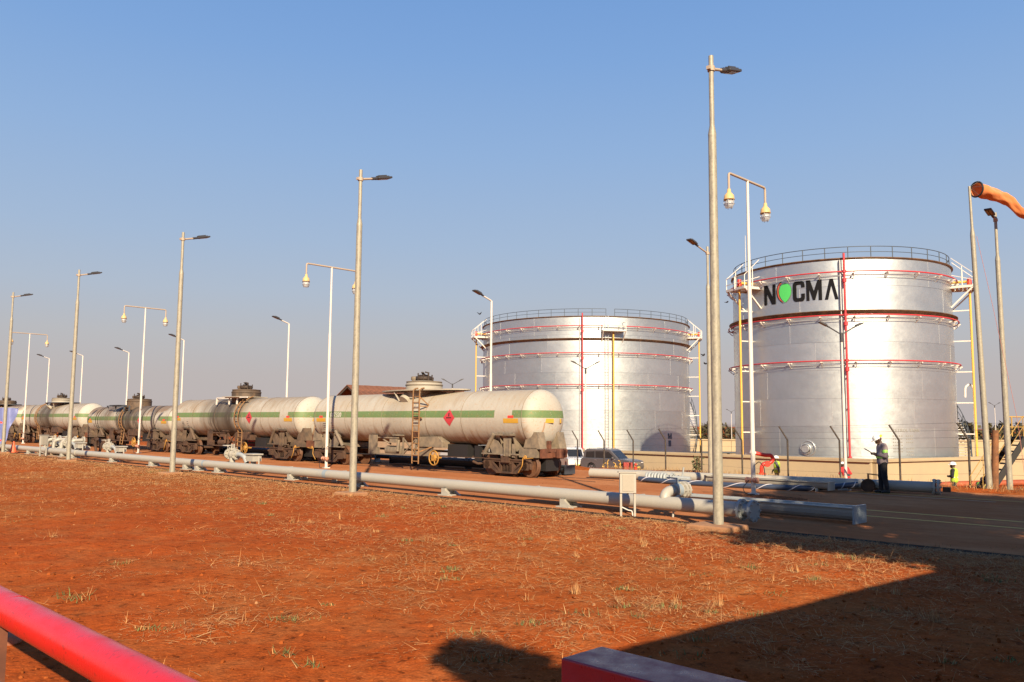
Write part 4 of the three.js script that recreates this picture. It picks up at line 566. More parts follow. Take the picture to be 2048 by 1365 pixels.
{ // windsock
  const t = thing('windsock', 'orange windsock on a galvanised mast at the right edge', 'windsock', V(15.55, -0.1, -27.6), 0); const m = new THREE.Group(); 
  const h = 10.15, b = new MB().lathe([[0.1, 0], [0.09, h * 0.4], [0.085, h * 0.41], [0.075, h * 0.83], [0.078, h * 0.835], [0.045, h * 0.86], [0.04, h], [0.001, h + 0.01]], 14, M4(0, 0, 0, 0, 0, 0.0195)).build('mast', mp.galv, t);
  const mx = 0.13, my = h - 0.03, rw = rng(4), P = [], I = [], n = 36, k = 22;
  for (let i = 0; i <= n; i++) { const u = i / n, x = mx + 0.02 + u * 2.3, y = my - 0.04 - 0.62 * u ** 1.6 - 0.08 * Math.sin(u * 9) * u, rr = mix(0.235, 0.15, u), fold = smooth(0, 0.2, u) * 0.24; for (let j = 0; j < k; j++) { const a = j / k * 2 * Math.PI, w = 1 + fold * (Math.sin(a * 3 + u * 9) * 0.6 + Math.sin(a * 5 - u * 14) * 0.4 + 1.9 * (FB(Math.cos(a) * 2 + u * 9, Math.sin(a) * 2, 1.2, 241) - 0.5)); P.push(x + Math.sin(a) * 0.3 * u * rr, y + Math.sin(a) * rr * w * (1 - 0.15 * fold), Math.cos(a) * rr * w * mix(1, 0.8, u)); } }
  for (let i = 0; i < n; i++) for (let j = 0; j < k; j++) { const a = i * k + j, c = i * k + (j + 1) % k; I.push(a, a + k, c, c, a + k, c + k); }
  const turn = new THREE.Matrix4().makeTranslation(-0.2, 0, 0).multiply(new THREE.Matrix4().makeRotationY(0.36)).multiply(new THREE.Matrix4().makeTranslation(0.2, 0, 0));
  const g = new THREE.BufferGeometry(); g.setAttribute('position', new THREE.Float32BufferAttribute(P, 3)); g.setIndex(I); g.applyMatrix4(turn); g.computeVertexNormals(); boxUV(g);
  mesh('sock', g, new THREE.MeshPhysicalMaterial({ color: rgb(0.72, 0.24, 0.07), roughness: 0.9, transmission: 0.25, thickness: 0, side: THREE.DoubleSide, map: scaled(T.plaster, 1) }), t);
  new MB().torus(0.25, 0.03, turn.clone().multiply(M4(mx, my - 0.04, 0, 0, Math.PI / 2)), 8, 32).build('sock_hoop', mp.black, t); const s2 = new MB(); for (const [y, z] of [[0.24, 0], [-0.24, 0], [0, 0.24], [0, -0.24]]) s2.rod([-0.2, my, 0], [mx, my - 0.04 + y, z], 0.006, 0.006, 5); s2.build('bridle', mp.wire, t);
  new MB().tube([[-0.08, h * 0.83, 0.09], [0.35, 6, 0.1], [0.95, 2.4, 0.1], [1.1, 0.6, 0.1]], 0.007, 5, 40).build('halyard', mat([0.4, 0.16, 0.13], 0.8), t);
}

// ---------------------------------------------------------------- pipework on the yard
function flange(b, x, y, z, r, th = 0.06, axis = 'x') { const m = axis === 'x' ? M4(x, y, z, 0, 0, Math.PI / 2) : axis === 'z' ? M4(x, y, z, Math.PI / 2) : M4(x, y, z); b.add(new THREE.CylinderGeometry(r, r, th, 20), m); for (let i = 0; i < 8; i++) { const a = i / 8 * 2 * Math.PI, c = Math.cos(a) * r * 0.85, s = Math.sin(a) * r * 0.85; b.add(new THREE.CylinderGeometry(0.022, 0.022, th + 0.07, 6), axis === 'x' ? M4(x, y + c, z + s, 0, 0, Math.PI / 2) : axis === 'z' ? M4(x + c, y + s, z, Math.PI / 2) : M4(x + c, y, z + s)); } return b; }
{
  const t = thing('pipeline', 'long pale grey loading pipe on low saddles along the kerb', 'pipeline', W(0, 0.78, 0), PHI), y = 0.29, r = 0.15;
  new MB().rod([0.05, y, 0], [-75, y, 0], r, r, 28).build('pipe', mp.pipe, t);
  const f = new MB(); flange(f, 0.12, y, 0, 0.22); flange(f, 0.36, y - 0.01, -0.02, 0.22); f.rod([0.12, y, 0], [0.36, y, 0], 0.12).build('blind_flange', mp.tray, t);
  const sp = new MB().ext([[-0.08, 0.0], [0.32, 0], [0.08, 0.14], [0.06, 0.2], [-0.08, 0.2]], 0.06, M4(0, 0, 0.12)).ext([[-0.08, 0.0], [0.32, 0], [0.08, 0.14], [0.06, 0.2], [-0.08, 0.2]], 0.06, M4(0, 0, -0.2)).box(0.05, 0.02, 0, 0.4, 0.03, 0.5).box(0, 0.13, 0, 0.12, 0.14, 0.34).geo();
  for (const s of [4.55, 8.9, 13.2, 17.0, 22.4, 24.1, 25.2, 28.6, 33.2, 38.6, 40.2, 46, 50.5]) { const o = mesh('pipe_saddle', sp, mp.pipe, t); o.position.x = -s; }
  const bands = new MB(); for (const [s, w] of [[14.9, 0.2], [23.6, 0.14]]) bands.add(new THREE.CylinderGeometry(r + 0.004, r + 0.004, w, 24, 1, true), M4(-s, y, 0, 0, 0, Math.PI / 2)); bands.build('blue_band', mp.pipeBlue, t);
  // riser elbow with its valve
  const e = new MB(); e.tube([[-1.75, y, 0], [-1.75, y + 0.12, -0.01], [-1.75, y + 0.2, -0.07], [-1.75, y + 0.24, -0.18], [-1.75, y + 0.25, -0.34]], 0.115, 16, 28).build('elbow', mp.pipe, t);
  const v = new MB(); v.rod([-1.75, y + 0.25, -0.34], [-1.75, y + 0.25, -0.6], 0.15, 0.15, 24); flange(v, -1.75, y + 0.25, -0.66, 0.19, 0.06, 'z'); flange(v, -1.75, y + 0.25, -0.78, 0.19, 0.06, 'z'); v.build('valve_body', mp.pipe, t);
  new MB().rod([-1.75, y + 0.38, -0.5], [-1.75, y + 0.52, -0.5], 0.03).bar([-1.75, y + 0.51, -0.5], [-2.02, y + 0.52, -0.5], 0.04, 0.03).rod([-1.75, y + 0.25, -0.42], [-1.75, y + 0.25, -0.55], 0.153, 0.153, 24).build('valve_lever', mp.pipeBlue, t);
  new MB().tube([[-1.55, 0.0, -0.02], [-1.55, 0.38, -0.1], [-1.55, 0.45, -0.3]], 0.025, 6, 16).build('drain_line', mp.pipe, t);
}
function channel(label, s0, s1, t, w, h, y, endPlates = true, m = mp.tray, slot = true) { // open drip channel along the yard
  const o = thing('drip_tray', label, 'drip tray', W(s0, t, y), PHI), L = s1 - s0, b = new MB();
  const half = w / 2, sec = []; for (let i = 0; i <= 10; i++) { const a = Math.PI * i / 10; sec.push([-half * Math.cos(a), -h * Math.sin(a) * 0.92 + h]); } const inn = sec.map(([x, yy]) => [x * 0.93, yy + 0.02]).reverse();
  b.ext([[-half - 0.05, h + 0.02], [-half - 0.05, h], ...sec, [half + 0.05, h], [half + 0.05, h + 0.02], ...inn], L, M4(0, 0, 0, 0, -Math.PI / 2)).build('channel', m, o);
  const p = new MB(); if (endPlates) for (const x of [0.02, -L - 0.02]) p.ext([[-half - 0.06, 0], [half + 0.06, 0], [half + 0.06, h + 0.04], [-half - 0.06, h + 0.04]], 0.04, M4(x + 0.02, 0, 0, 0, -Math.PI / 2)); if (endPlates) p.build('end_plate', m, o);
  if (slot) new MB().box(-L / 2, h + 0.012, half * 0.2, L - 0.25, 0.02, 0.05).build('grate_slot', mp.black, o);
  const l = new MB(); for (let x = 0.4; x < L; x += 1.8) l.box(-x, -y / 2 + 0.02, 0, 0.08, y + 0.04, w * 0.7); if (y > 0.03) l.build('tray_leg', m, o); return o;
}
channel('pale drip tray behind the pipe, left of the two-legged control box', 2.7, 5.95, 1.16, 0.24, 0.2, 0.16, true, mp.pipe);
channel('pale drip tray behind the pipe, right of the valve with handwheel', 14.7, 18.0, 1.2, 0.24, 0.2, 0.16, true, mp.pipe);
{ // big half-round trough at the end of the pipe
  const o = channel('large blue grey half-round trough lying right of the blind flanges', -1.66, 2.6, 2.78, 0.5, 0.3, 0.01, false, mp.tray, false);
  const p = new MB(); p.ext([[-0.31, -0.01], [0.31, -0.01], [0.31, 0.36], [-0.31, 0.36]], 0.04, M4(0.04, 0, 0, 0, -Math.PI / 2), [new THREE.Path().absarc(0.02, 0.14, 0.13, 0, 7)]); p.build('end_plate', mp.pipeBlue, o);
  new MB().tube([[-3.9, 0.16, -0.25], [-4.2, 0.3, -0.28], [-4.5, 0.3, -0.28], [-4.9, 0.1, -0.28]], 0.05, 8, 24).build('hose_stub', mp.cable, o);
}
{ // second pipe beyond, with its tray, valve and hose
  const A = W(-0.15, 11.95, 0), B = W(11.0, 9.6, 0), t = thing('pipeline', 'pale pipe beyond the yard, ending in a bolted flange behind the standing man', 'pipeline', A, 0), d = B.clone().sub(A), ang = Math.atan2(-d.z, d.x); t.rotation.y = ang + Math.PI; const L = d.length(), y = 0.2;
  new MB().rod([0, y, 0], [-L, y, 0], 0.165, 0.165, 24).build('pipe', mp.pipe, t); const f = new MB(); flange(f, 0.03, y, 0, 0.25); flange(f, 0.14, y, 0, 0.24); f.build('blind_flange', mp.pipe, t); new MB().box(0.35, y - 0.05, 0, 0.2, 0.14, 0.2).build('pipe_end', mp.rust, t);
  const sp = new MB().ext([[-0.08, 0], [0.28, 0], [0.06, 0.16], [-0.08, 0.2]], 0.3, M4(0, 0, -0.15)).geo(); for (const x of [2.6, 4.7, 7.1]) { const q = mesh('pipe_saddle', sp, mp.pipe, t); q.position.x = -x; }
  const v = new MB(); flange(v, -1.75, y, 0.32, 0.2, 0.05, 'z'); flange(v, -1.75, y, 0.42, 0.2, 0.05, 'z'); v.rod([-1.75, y, 0], [-1.75, y, 0.45], 0.11).rod([-1.75, y + 0.15, 0.3], [-1.75, y + 0.36, 0.3], 0.03).bar([-1.75, y + 0.34, 0.3], [-1.25, y + 0.3, 0.3], 0.04, 0.03).build('valve', mp.rust, t);
  const c = new MB(); for (let i = 0; i < 7; i++) c.torus(0.13 + 0.02 * (i % 2), 0.05, M4(-8.2 - i * 0.11, 0.17, 0.62, 0, Math.PI / 2), 8, 20); flange(c, -7.95, 0.18, 0.62, 0.18); c.rod([-8.6, 0.2, 0.62], [-7.3, 0.16, 0.62], 0.09).rod([-7.6, 0.2, 0.6], [-7.55, 0.55, 0.6], 0.03).box(-7.5, 0.1, 0.62, 0.2, 0.2, 0.3); c.build('hose_coupling', mp.tray, t);
}
channel('pale drip tray before the far pipe, crossed by the nearest twin lamp post', 2.2, 6.4, 10.2, 0.3, 0.22, 0.06, true, mp.pipe);
{ // ribbed hose lying along the far pipe
  const pts = [[1.75, 11.1, 0.22], [2.2, 10.7, 0.16], [2.9, 10.05, 0.09], [4.5, 9.6, 0.08], [7, 9.3, 0.08], [8.6, 9.3, 0.12]], t = thing('tanker_hose', 'dark blue hose with pale spiral stripe on the paving before the far pipe', 'hose', W(0, 0, 0)), o = t.position, wp = pts.map(([s, q, y]) => { const w = W(s, q, y).sub(o); return [w.x, w.y, w.z]; });
  new MB().tube(wp, 0.085, 12, 90).build('hose', mp.hose, t); const cv = new THREE.CatmullRomCurve3(wp.map(p => V(...p)), false, 'catmullrom', 0.3), sp = []; for (let i = 0; i <= 260; i++) { const u = i / 260, p = cv.getPoint(u), tg = cv.getTangent(u), a = u * 62, n1 = V(-tg.z, 0, tg.x).normalize(), n2 = V(0, 1, 0); p.addScaledVector(n1, 0.083 * Math.cos(a)).addScaledVector(n2, 0.083 * Math.sin(a)); sp.push([p.x, p.y, p.z]); }
  new MB().tube(sp, 0.016, 4, 520).build('spiral_stripe', mp.hosePale, t);
}
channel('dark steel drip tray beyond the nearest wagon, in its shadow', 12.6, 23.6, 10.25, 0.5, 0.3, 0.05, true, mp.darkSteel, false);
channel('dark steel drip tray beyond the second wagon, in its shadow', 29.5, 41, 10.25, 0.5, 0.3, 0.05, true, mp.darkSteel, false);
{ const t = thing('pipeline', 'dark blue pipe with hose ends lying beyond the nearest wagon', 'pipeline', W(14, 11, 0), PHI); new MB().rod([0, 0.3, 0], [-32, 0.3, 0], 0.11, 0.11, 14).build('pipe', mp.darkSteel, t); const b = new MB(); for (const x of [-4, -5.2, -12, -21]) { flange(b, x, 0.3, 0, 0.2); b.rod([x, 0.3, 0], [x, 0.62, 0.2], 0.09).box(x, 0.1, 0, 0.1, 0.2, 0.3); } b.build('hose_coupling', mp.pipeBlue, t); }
function valveSet(label, s, t, sc = 1) { // gate valve with handwheel and elbow on the kerb pipe
  const o = thing('gate_valve', label, 'valve', W(s, t, 0.3), PHI), b = new MB(); b.rod([0, 0, 0.0], [0, 0.35, 0], 0.11).sphere(0, 0.42, 0, 0.19, 1, 1, 0.8).rod([-0.42, 0.42, 0], [0.42, 0.42, 0], 0.1); flange(b, -0.28, 0.42, 0, 0.2); flange(b, 0.28, 0.42, 0, 0.2); flange(b, 0, 0.62, 0, 0.15, 0.05, 'y'); b.box(-0.09, 0.72, 0, 0.03, 0.2, 0.05).box(0.09, 0.72, 0, 0.03, 0.2, 0.05).build('valve_body', mp.pipe, o);
  const w = new MB().torus(0.19, 0.018, M4(-0.3, 0.75, 0.05, Math.PI / 2), 6, 20).rod([-0.3, 0.45, 0.05], [-0.3, 0.77, 0.05], 0.025); for (let i = 0; i < 4; i++) w.rod([-0.3, 0.75, 0.05], [-0.3 + 0.19 * Math.cos(i * 1.57), 0.75, 0.05 + 0.19 * Math.sin(i * 1.57)], 0.012); w.build('handwheel', mp.pipe, o);
  new MB().tube([[0.4, 0.42, 0], [0.65, 0.42, 0], [0.95, 0.34, 0], [1.15, 0.12, 0]], 0.085, 10, 24).build('spool', mp.tray, o);
  new MB().box(1.65, 0.32, 0.0, 0.5, 0.22, 0.36).box(1.65, 0.47, 0, 0.62, 0.05, 0.44).rod([1.65, 0, 0], [1.65, 0.25, 0], 0.1).rod([2.05, 0.0, 0], [2.05, 0.42, 0], 0.03).build('actuator', mp.pipe, o);
  if (sc !== 1) o.scale.setScalar(sc); return o;
}
valveSet('gate valve with handwheel on the kerb pipe before the second wagon', 21.9, 1.05);
valveSet('gate valve on the kerb pipe just right of the fourth tall lamp post', 34.5, 1.0, 0.95);
valveSet('gate valve on the kerb pipe just left of the fourth tall lamp post', 40.5, 1.1, 1.05);
valveSet('gate valve among the farthest pipework, beside the small upright control box', 43.6, 1.35, 1);
{ // manifold by the fourth post
  const t = thing('pipe_manifold', 'cluster of pale elbows and flanges at the far end of the kerb pipe', 'pipework', W(41.5, 1.1, 0), PHI), b = new MB(); b.rod([-3.5, 0.3, 0.0], [3.4, 0.3, 0.35], 0.15, 0.15, 18).rod([-2.8, 0.5, -0.5], [2.5, 0.5, -0.5], 0.12, 0.12, 16); for (const x of [-2.4, -1.2, 0.1, 1.4]) { flange(b, x, 0.3, 0.15, 0.24); b.tube([[x, 0.3, 0.1], [x, 0.75, 0.05], [x + 0.12, 0.88, -0.1], [x + 0.15, 0.9, -0.5]], 0.1, 10, 18); flange(b, x + 0.15, 0.9, -0.55, 0.2, 0.06, 'z'); } b.build('manifold_pipe', mp.pipe, t); const s = new MB(); for (const x of [-2.9, -0.6, 2.2]) s.box(x, 0.1, 0.15, 0.16, 0.2, 0.5); s.box(-1, 0.03, 0.1, 6, 0.05, 0.8).build('plinth', mp.concrete, t);
  new MB().torus(0.36, 0.07, M4(3.2, 0.62, -0.75), 10, 28).build('hose_ring', mp.rust, t);
}
function controlBox(label, p, ry) { const t = thing('control_box', label, 'control box', p, ry), b = new MB(); for (const x of [-0.15, 0.15]) b.box(x, 0.46, 0, 0.045, 0.92, 0.06); b.build('leg', mp.pipe, t); new MB().rbox(0, 0.72, 0.0, 0.36, 0.44, 0.12, 0.012).box(0, 0.955, 0, 0.42, 0.03, 0.16).build('box', mp.pipe, t); new MB().rbox(0, 0.72, 0.064, 0.24, 0.36, 0.012, 0.004).build('door', mp.cream, t); new MB().tube([[-0.13, 0.2, 0.02], [0.0, 0.14, 0.04], [0.08, 0.12, 0.04], [0.1, 0.02, 0.05]], 0.014, 6, 16).build('conduit', mp.white, t); new MB().rod([0, 0.52, 0], [0, 0.47, 0], 0.02).build('cable_gland', mp.cable, t); return t; }
controlBox('pale control box on two legs at the kerb before the pipe elbow', V(2.55, 0, -18.55), 0.0);
{ const t = controlBox('narrow pale control box seen side-on at the far end of the kerb pipe', W(42.2, 0.35, 0), 1.1); t.scale.set(1.2, 1.2, 1.2); }
for (const [t0, t1, s0, s1, m, l] of [[5.55, 5.7, -45, 0.4, mp.lineYellow, 'yellow road line running right from behind the trough'], [4.25, 4.39, -45, -1.0, mp.lineYellow, 'yellow road line nearer the kerb, right of the trough'], [11.0, 11.1, -45, 2.0, mp.lineYellow, 'thin yellow line at the far side of the road beside the man'], [10.4, 10.48, -2.2, 1.8, mp.linePale, 'thin pale line at the standing man\'s feet']]) strip('road_marking', s0, s1, t0, t1, 0.005, m, l, 'structure', 0.05, 0.5);

// ---------------------------------------------------------------- vehicles
function makeCar(label, p, ry, c, o = {}) {
  const t = thing(o.name || 'parked_car', label, o.cat || 'car', p, ry), paint = new THREE.MeshPhysicalMaterial({ color: rgb(...c), roughness: 0.35, metalness: o.metal ?? 0.5, clearcoat: 0.6, clearcoatRoughness: 0.15, map: scaled(T.grime, 2) }), gl = mat([0.02, 0.022, 0.025], 0.08);
  const arch = x => new THREE.Path().absarc(x, 0.4, 0.46, 0, 7);
  const lo = new THREE.Shape(); lo.moveTo(-2.36, 0.42); lo.lineTo(-1.86, 0.4); lo.absarc(-1.4, 0.4, 0.46, Math.PI, 0, true); lo.lineTo(0.98, 0.4); lo.absarc(1.44, 0.4, 0.46, Math.PI, 0, true); lo.lineTo(2.3, 0.42); lo.lineTo(2.42, 0.6); lo.lineTo(2.38, 0.98); lo.quadraticCurveTo(2.1, 1.1, 1.1, 1.16); lo.lineTo(-2.28, 1.16); lo.lineTo(-2.4, 0.9); lo.lineTo(-2.36, 0.42);
  const e1 = new THREE.ExtrudeGeometry(lo, { depth: 1.72, bevelEnabled: true, bevelSize: 0.05, bevelThickness: 0.08, bevelSegments: 3, curveSegments: 12 }); new MB().add(e1, M4(0, 0, -0.86)).build('body', paint, t);
  const cab = o.pickup ? [[-0.6, 1.12], [-0.5, 1.78], [-0.3, 1.86], [0.5, 1.84], [1.15, 1.14]] : [[-2.3, 1.12], [-2.14, 1.72], [-1.9, 1.87], [0.1, 1.88], [0.35, 1.8], [1.12, 1.14]];
  new MB().ext(cab, 1.42, M4(0, 0, -0.71), [], 0.06).build('cabin', paint, t);
  const w = new MB(); for (const k of [-1, 1]) { const q = o.pickup ? [[[-0.42, 1.2], [-0.38, 1.72], [0.36, 1.72], [0.92, 1.2]]] : [[[-2.05, 1.2], [-1.96, 1.7], [-1.16, 1.74], [-1.16, 1.2]], [[-1.08, 1.2], [-1.08, 1.75], [-0.22, 1.76], [-0.22, 1.2]], [[-0.14, 1.2], [-0.14, 1.76], [0.18, 1.74], [0.82, 1.2]]]; for (const s of q) w.ext(s, 0.012, M4(0, 0, k > 0 ? 0.765 : -0.777)); } w.build('side_window', gl, t);
  const x0 = o.pickup ? 0.56 : 0.42, ws = new MB(); ws.bar([x0 + 0.03, 1.79, 0], [1.16, 1.2, 0], 1.3, 0.02); ws.build('windscreen', gl, t);
  for (const x of [-1.4, 1.44]) for (const z of [-0.8, 0.8]) { const g = mesh('wheel', carWheel.tyre, mp.black, t); g.position.set(x, 0.38, z); if (z < 0) g.rotation.y = Math.PI; mesh('rim', carWheel.rim, mp.aluTrim, g); }
  const hl = new MB(); for (const z of [-0.66, 0.66]) hl.rbox(2.36, 0.86, z, 0.16, 0.2, 0.42, 0.04); hl.build('headlight', mat([0.8, 0.8, 0.8], 0.12), t);
  const gr = new MB(); for (let i = 0; i < 4; i++) gr.box(2.42, 0.76 + i * 0.06, 0, 0.06, 0.025, 0.84); gr.build('grille', mp.aluTrim, t); new MB().box(2.4, 0.85, 0, 0.06, 0.3, 0.9).rbox(2.4, 0.5, 0, 0.16, 0.22, 1.7, 0.04).build('bumper', mat([0.06, 0.06, 0.065], 0.5), t); new MB().box(2.49, 0.55, 0, 0.02, 0.12, 0.5).build('number_plate', mat([0.6, 0.5, 0.1], 0.5), t);
  const m = new MB(); for (const z of [-1, 1]) m.rbox(0.72, 1.26, z * 1.03, 0.12, 0.18, 0.2, 0.04); m.build('mirror', paint, t); if (!o.pickup) { const r = new MB(); for (const z of [-0.62, 0.62]) r.rod([-1.8, 1.98, z], [0.0, 1.99, z], 0.025).rod([-1.7, 1.9, z], [-1.7, 1.98, z], 0.025).rod([-0.1, 1.9, z], [-0.1, 1.98, z], 0.025); r.build('roof_rail', mp.aluTrim, t); }
  const hd = new MB(); for (const z of [-1, 1]) for (const x of [-0.95, -0.1]) hd.box(x, 1.04, z * 0.945, 0.2, 0.035, 0.03); hd.build('handle', mp.aluTrim, t); return t;
}
const carWheel = { tyre: new MB().lathe([[0.2, -0.12], [0.34, -0.12], [0.385, -0.08], [0.385, 0.08], [0.34, 0.12], [0.2, 0.12], [0.2, -0.12]], 24, M4(0, 0, 0, Math.PI / 2)).geo(), rim: (() => { const b = new MB().torus(0.22, 0.025, M4(0, 0, 0.1), 6, 24); for (let i = 0; i < 5; i++) b.bar([0, 0, 0.09], [0.22 * Math.cos(i * 1.257), 0.22 * Math.sin(i * 1.257), 0.09], 0.06, 0.04); return b.geo(); })() };
makeCar('silver grey off-road vehicle parked before the bund wall', V(8.2, -1.97, -69), PHI + 0.1, [0.15, 0.15, 0.165]);
makeCar('white car facing the camera, partly hidden by the nearest wagon coupler', V(5.35, -2.0, -73.5), -Math.PI / 2 + 0.15, [0.62, 0.63, 0.65], { metal: 0.1 });
makeCar('pale pickup glimpsed under the belly of the nearest wagon', V(-2.5, -1.05, -60.5), 2.7, [0.4, 0.42, 0.45], { pickup: true, name: 'pickup', cat: 'pickup', metal: 0.2 });
{ // red fire-fighting trailer with stripe
  const t = thing('fire_trailer', 'red and yellow fire trailer glimpsed under the second wagon', 'trailer', V(-15.6, 0, -53), 0.1); new MB().rbox(0, 0.62, 0, 2.3, 0.5, 1.3, 0.04).build('body', mp.fireRed, t); new MB().box(0, 0.92, 0, 2.2, 0.1, 1.3).box(0, 0.7, 0.66, 2.3, 0.06, 0.02).build('yellow_stripe', mp.yellow, t); new MB().box(0.25, 0.66, 0.665, 0.12, 0.5, 0.02).build('white_stripe', mp.white, t); for (const z of [-0.7, 0.7]) { const w = mesh('wheel', carWheel.tyre, mp.black, t); w.position.set(0, 0.38, z); w.scale.setScalar(0.9); } new MB().rod([1.15, 0.45, 0], [2.1, 0.42, 0], 0.05).build('drawbar', mp.fireRed, t);
}
{ const t = thing('fire_box', 'red fire hydrant box in front of the silver vehicle', 'hydrant box', V(8.3, -1.6, -60)), b = new MB().rbox(0, 0.6, 0, 0.72, 0.6, 0.45, 0.03).build('box', mp.maroon2 = painted([0.3, 0.03, 0.02], 0.6, 1), t); new MB().box(-0.28, 0.15, 0, 0.07, 0.3, 0.3).box(0.28, 0.15, 0, 0.07, 0.3, 0.3).build('leg', mp.post, t); new MB().rod([0.52, 0, 0], [0.52, 0.6, 0], 0.12).sphere(0.52, 0.75, 0, 0.09).build('hydrant_valve', mp.fireRed, t); }
{ // fire monitor
  const t = thing('fire_monitor', 'red fire water monitor beside the worker in yellow vest', 'fire monitor', V(13.3, -1.55, -45)), b = new MB(); b.rod([0, 0, 0], [0, 1.05, 0], 0.13); for (const y of [0.45, 0.62, 0.95]) b.rod([0, y, 0], [0, y + 0.06, 0], 0.22); b.tube([[0, 1.0, 0], [0, 1.3, 0], [0.12, 1.5, 0], [0.36, 1.52, 0], [0.55, 1.62, 0], [0.62, 1.8, 0], [0.5, 1.95, 0], [0.2, 1.96, 0], [-0.3, 2.06, 0]], 0.1, 12, 50).rod([0.3, 1.5, -0.1], [0.3, 1.5, 0.1], 0.16).build('monitor_pipe', mp.fireRed, t); new MB().rod([-0.3, 2.06, 0], [-0.62, 2.14, 0], 0.09, 0.12).build('nozzle', mp.white, t);
}
{ // small red cones and yellow-tipped valve stems seen before the parked vehicle
  const g = 'yellow valve handles on the low pipework before the silver vehicle'; const b = new MB().rod([0, 0, 0], [0, 0.5, 0], 0.025).bar([0, 0.48, 0], [0.2, 0.58, 0.05], 0.045, 0.04).rod([-0.08, 0.3, 0], [0.08, 0.3, 0], 0.05).geo();
  [[6.75, -62, 0.3], [7.1, -62.3, 0.75], [7.6, -61.6, 0.45], [8.0, -62, 0.8], [8.5, -61.4, 0.6], [9.0, -61.6, 0.4], [5.0, -66, 0.2]].forEach(([x, z, h], i) => { const o = tag(mesh('valve_handle', b, mp.yellow), ['leftmost low yellow valve handle before the silver vehicle', 'raised yellow valve handle before the rear door of the silver vehicle', 'yellow valve handle before the middle of the silver vehicle', 'highest yellow valve handle before the silver vehicle', 'yellow valve handle before the bonnet of the silver vehicle', 'low yellow valve handle left of the red hydrant box', 'yellow valve handle before the white car by the fence post'][i], 'valve handle', g); o.position.set(x, GY(x, z) + h * 0.5, z); o.rotation.y = i * 1.3; });
}
function cone(label, p) { const t = thing('traffic_cone', label, 'traffic cone', p); new MB().lathe([[0.19, 0.03], [0.05, 0.62], [0.04, 0.66], [0.001, 0.66]], 18).rbox(0, 0.02, 0, 0.42, 0.04, 0.42, 0.01).build('cone_body', mat([0.75, 0.13, 0.05], 0.6), t); new MB().rod([0, 0.62, 0], [0, 0.82, 0], 0.035, 0.04).build('cone_tip', mp.black, t); return t; }
cone('orange traffic cone on the kerb at the left edge', V(-29.6, 0.05, -50.3));
cone('orange traffic cone under the nearest wagon beside the ladder', V(-4.15, 0, -41.5));
{ // tarpaulin with red tape at the left edge
  const t = thing('tarpaulin', 'blue tarpaulin hung behind the farthest tall lamp post at the left edge', 'tarpaulin', V(-34, 0, -54.5)), g = new THREE.PlaneGeometry(1, 1, 40, 24), p = g.attributes.position;
  for (let i = 0; i < p.count; i++) { const u = p.getX(i) + 0.5, v = p.getY(i) + 0.5; const right = mix(1.3, 2.05, v), x = mix(-2.2, right, u); p.setXYZ(i, x, mix(0.05, 2.75, v), 0.12 * Math.sin(x * 5 + v) + 0.08 * Math.sin(x * 11 + v * 3) + 0.1 * (FB(x, v * 2.7, 1.5, 251) - 0.5)); }
  g.computeVertexNormals(); mesh('tarpaulin_sheet', boxUV(g), new THREE.MeshPhysicalMaterial({ color: rgb(0.17, 0.2, 0.42), roughness: 0.5, side: THREE.DoubleSide, map: scaled(T.plaster, 1) }), t); const f = new MB(); for (const x of [-2.1, -0.4, 1.3]) f.rod([x, 0, -0.15], [x, 2.8, -0.15], 0.04); f.rod([-2.2, 2.75, -0.15], [2, 2.75, -0.15], 0.03).build('frame_pole', mp.galv, t);
  for (const [y, k, l] of [[1.72, 0.15, 'upper red barrier tape tied to the farthest tall lamp post'], [0.72, 0, 'lower red barrier tape tied to the farthest tall lamp post']]) { const b = new MB(), pts = []; const P = []; for (let i = 0; i <= 20; i++) { const u = i / 20; P.push([mix(-30.95, -34, u), y + 0.1 * Math.sin(u * 9) - 0.15 * u + k * (0.5 - u), mix(-51.3, -50.6, u)]); } for (let i = 0; i < 20; i++) b.bar(P[i], P[i + 1], 0.012, 0.09); tag(b.build('barrier_tape', mp.reflector), l, 'barrier tape'); }
}

// ---------------------------------------------------------------- stair, hopper and posts at the right edge
{
  const t = thing('steel_stair', 'black steel stair with yellow handrail at the right edge before the bright wall', 'stair', V(18.2, -0.75, -33)), b = new MB(), n = 10; for (const z of [-0.45, 0.45]) b.bar([0, 0, z], [1.65, 2.35, z], 0.06, 0.22); b.build('stringer', mp.black, t); const tg = new MB().box(0, 0, 0, 0.3, 0.05, 0.86).geo(); for (let i = 0; i < n; i++) { const o = mesh('tread', tg, mp.black, t); o.position.set(1.65 * (i + 0.7) / n, 2.35 * (i + 0.7) / n, 0); }
  const r = new MB(); for (const z of [-0.45, 0.45]) { r.rod([-0.1, 0.8, z], [1.55, 3.15, z], 0.016).rod([-0.1, 0.42, z], [1.55, 2.75, z], 0.01); for (const u of [0, 0.33, 0.66, 1]) r.rod([1.65 * u - 0.1, 2.35 * u, z], [1.65 * u - 0.1, 2.35 * u + 0.82, z], 0.014); r.rod([1.55, 3.15, z], [3.5, 3.15, z], 0.026).rod([1.55, 2.75, z], [3.5, 2.75, z], 0.018); for (const x of [1.65, 2.5, 3.5]) r.rod([x, 2.35, z], [x, 3.18, z], 0.026); } r.build('handrail', painted([0.42, 0.26, 0.06], 0.6, 1), t); const pl = new MB(); for (let i = 0; i < 7; i++) pl.box(1.75 + i * 0.28, 2.35, 0, 0.27, 0.06, 1.0); pl.box(2.6, 2.3, 0.45, 1.9, 0.1, 0.06).box(2.6, 2.3, -0.45, 1.9, 0.1, 0.06); for (const x of [2.2, 3.4]) for (const z of [-0.45, 0.45]) pl.box(x, 1.12, z, 0.1, 2.35, 0.1); pl.build('landing', mp.black, t);
}
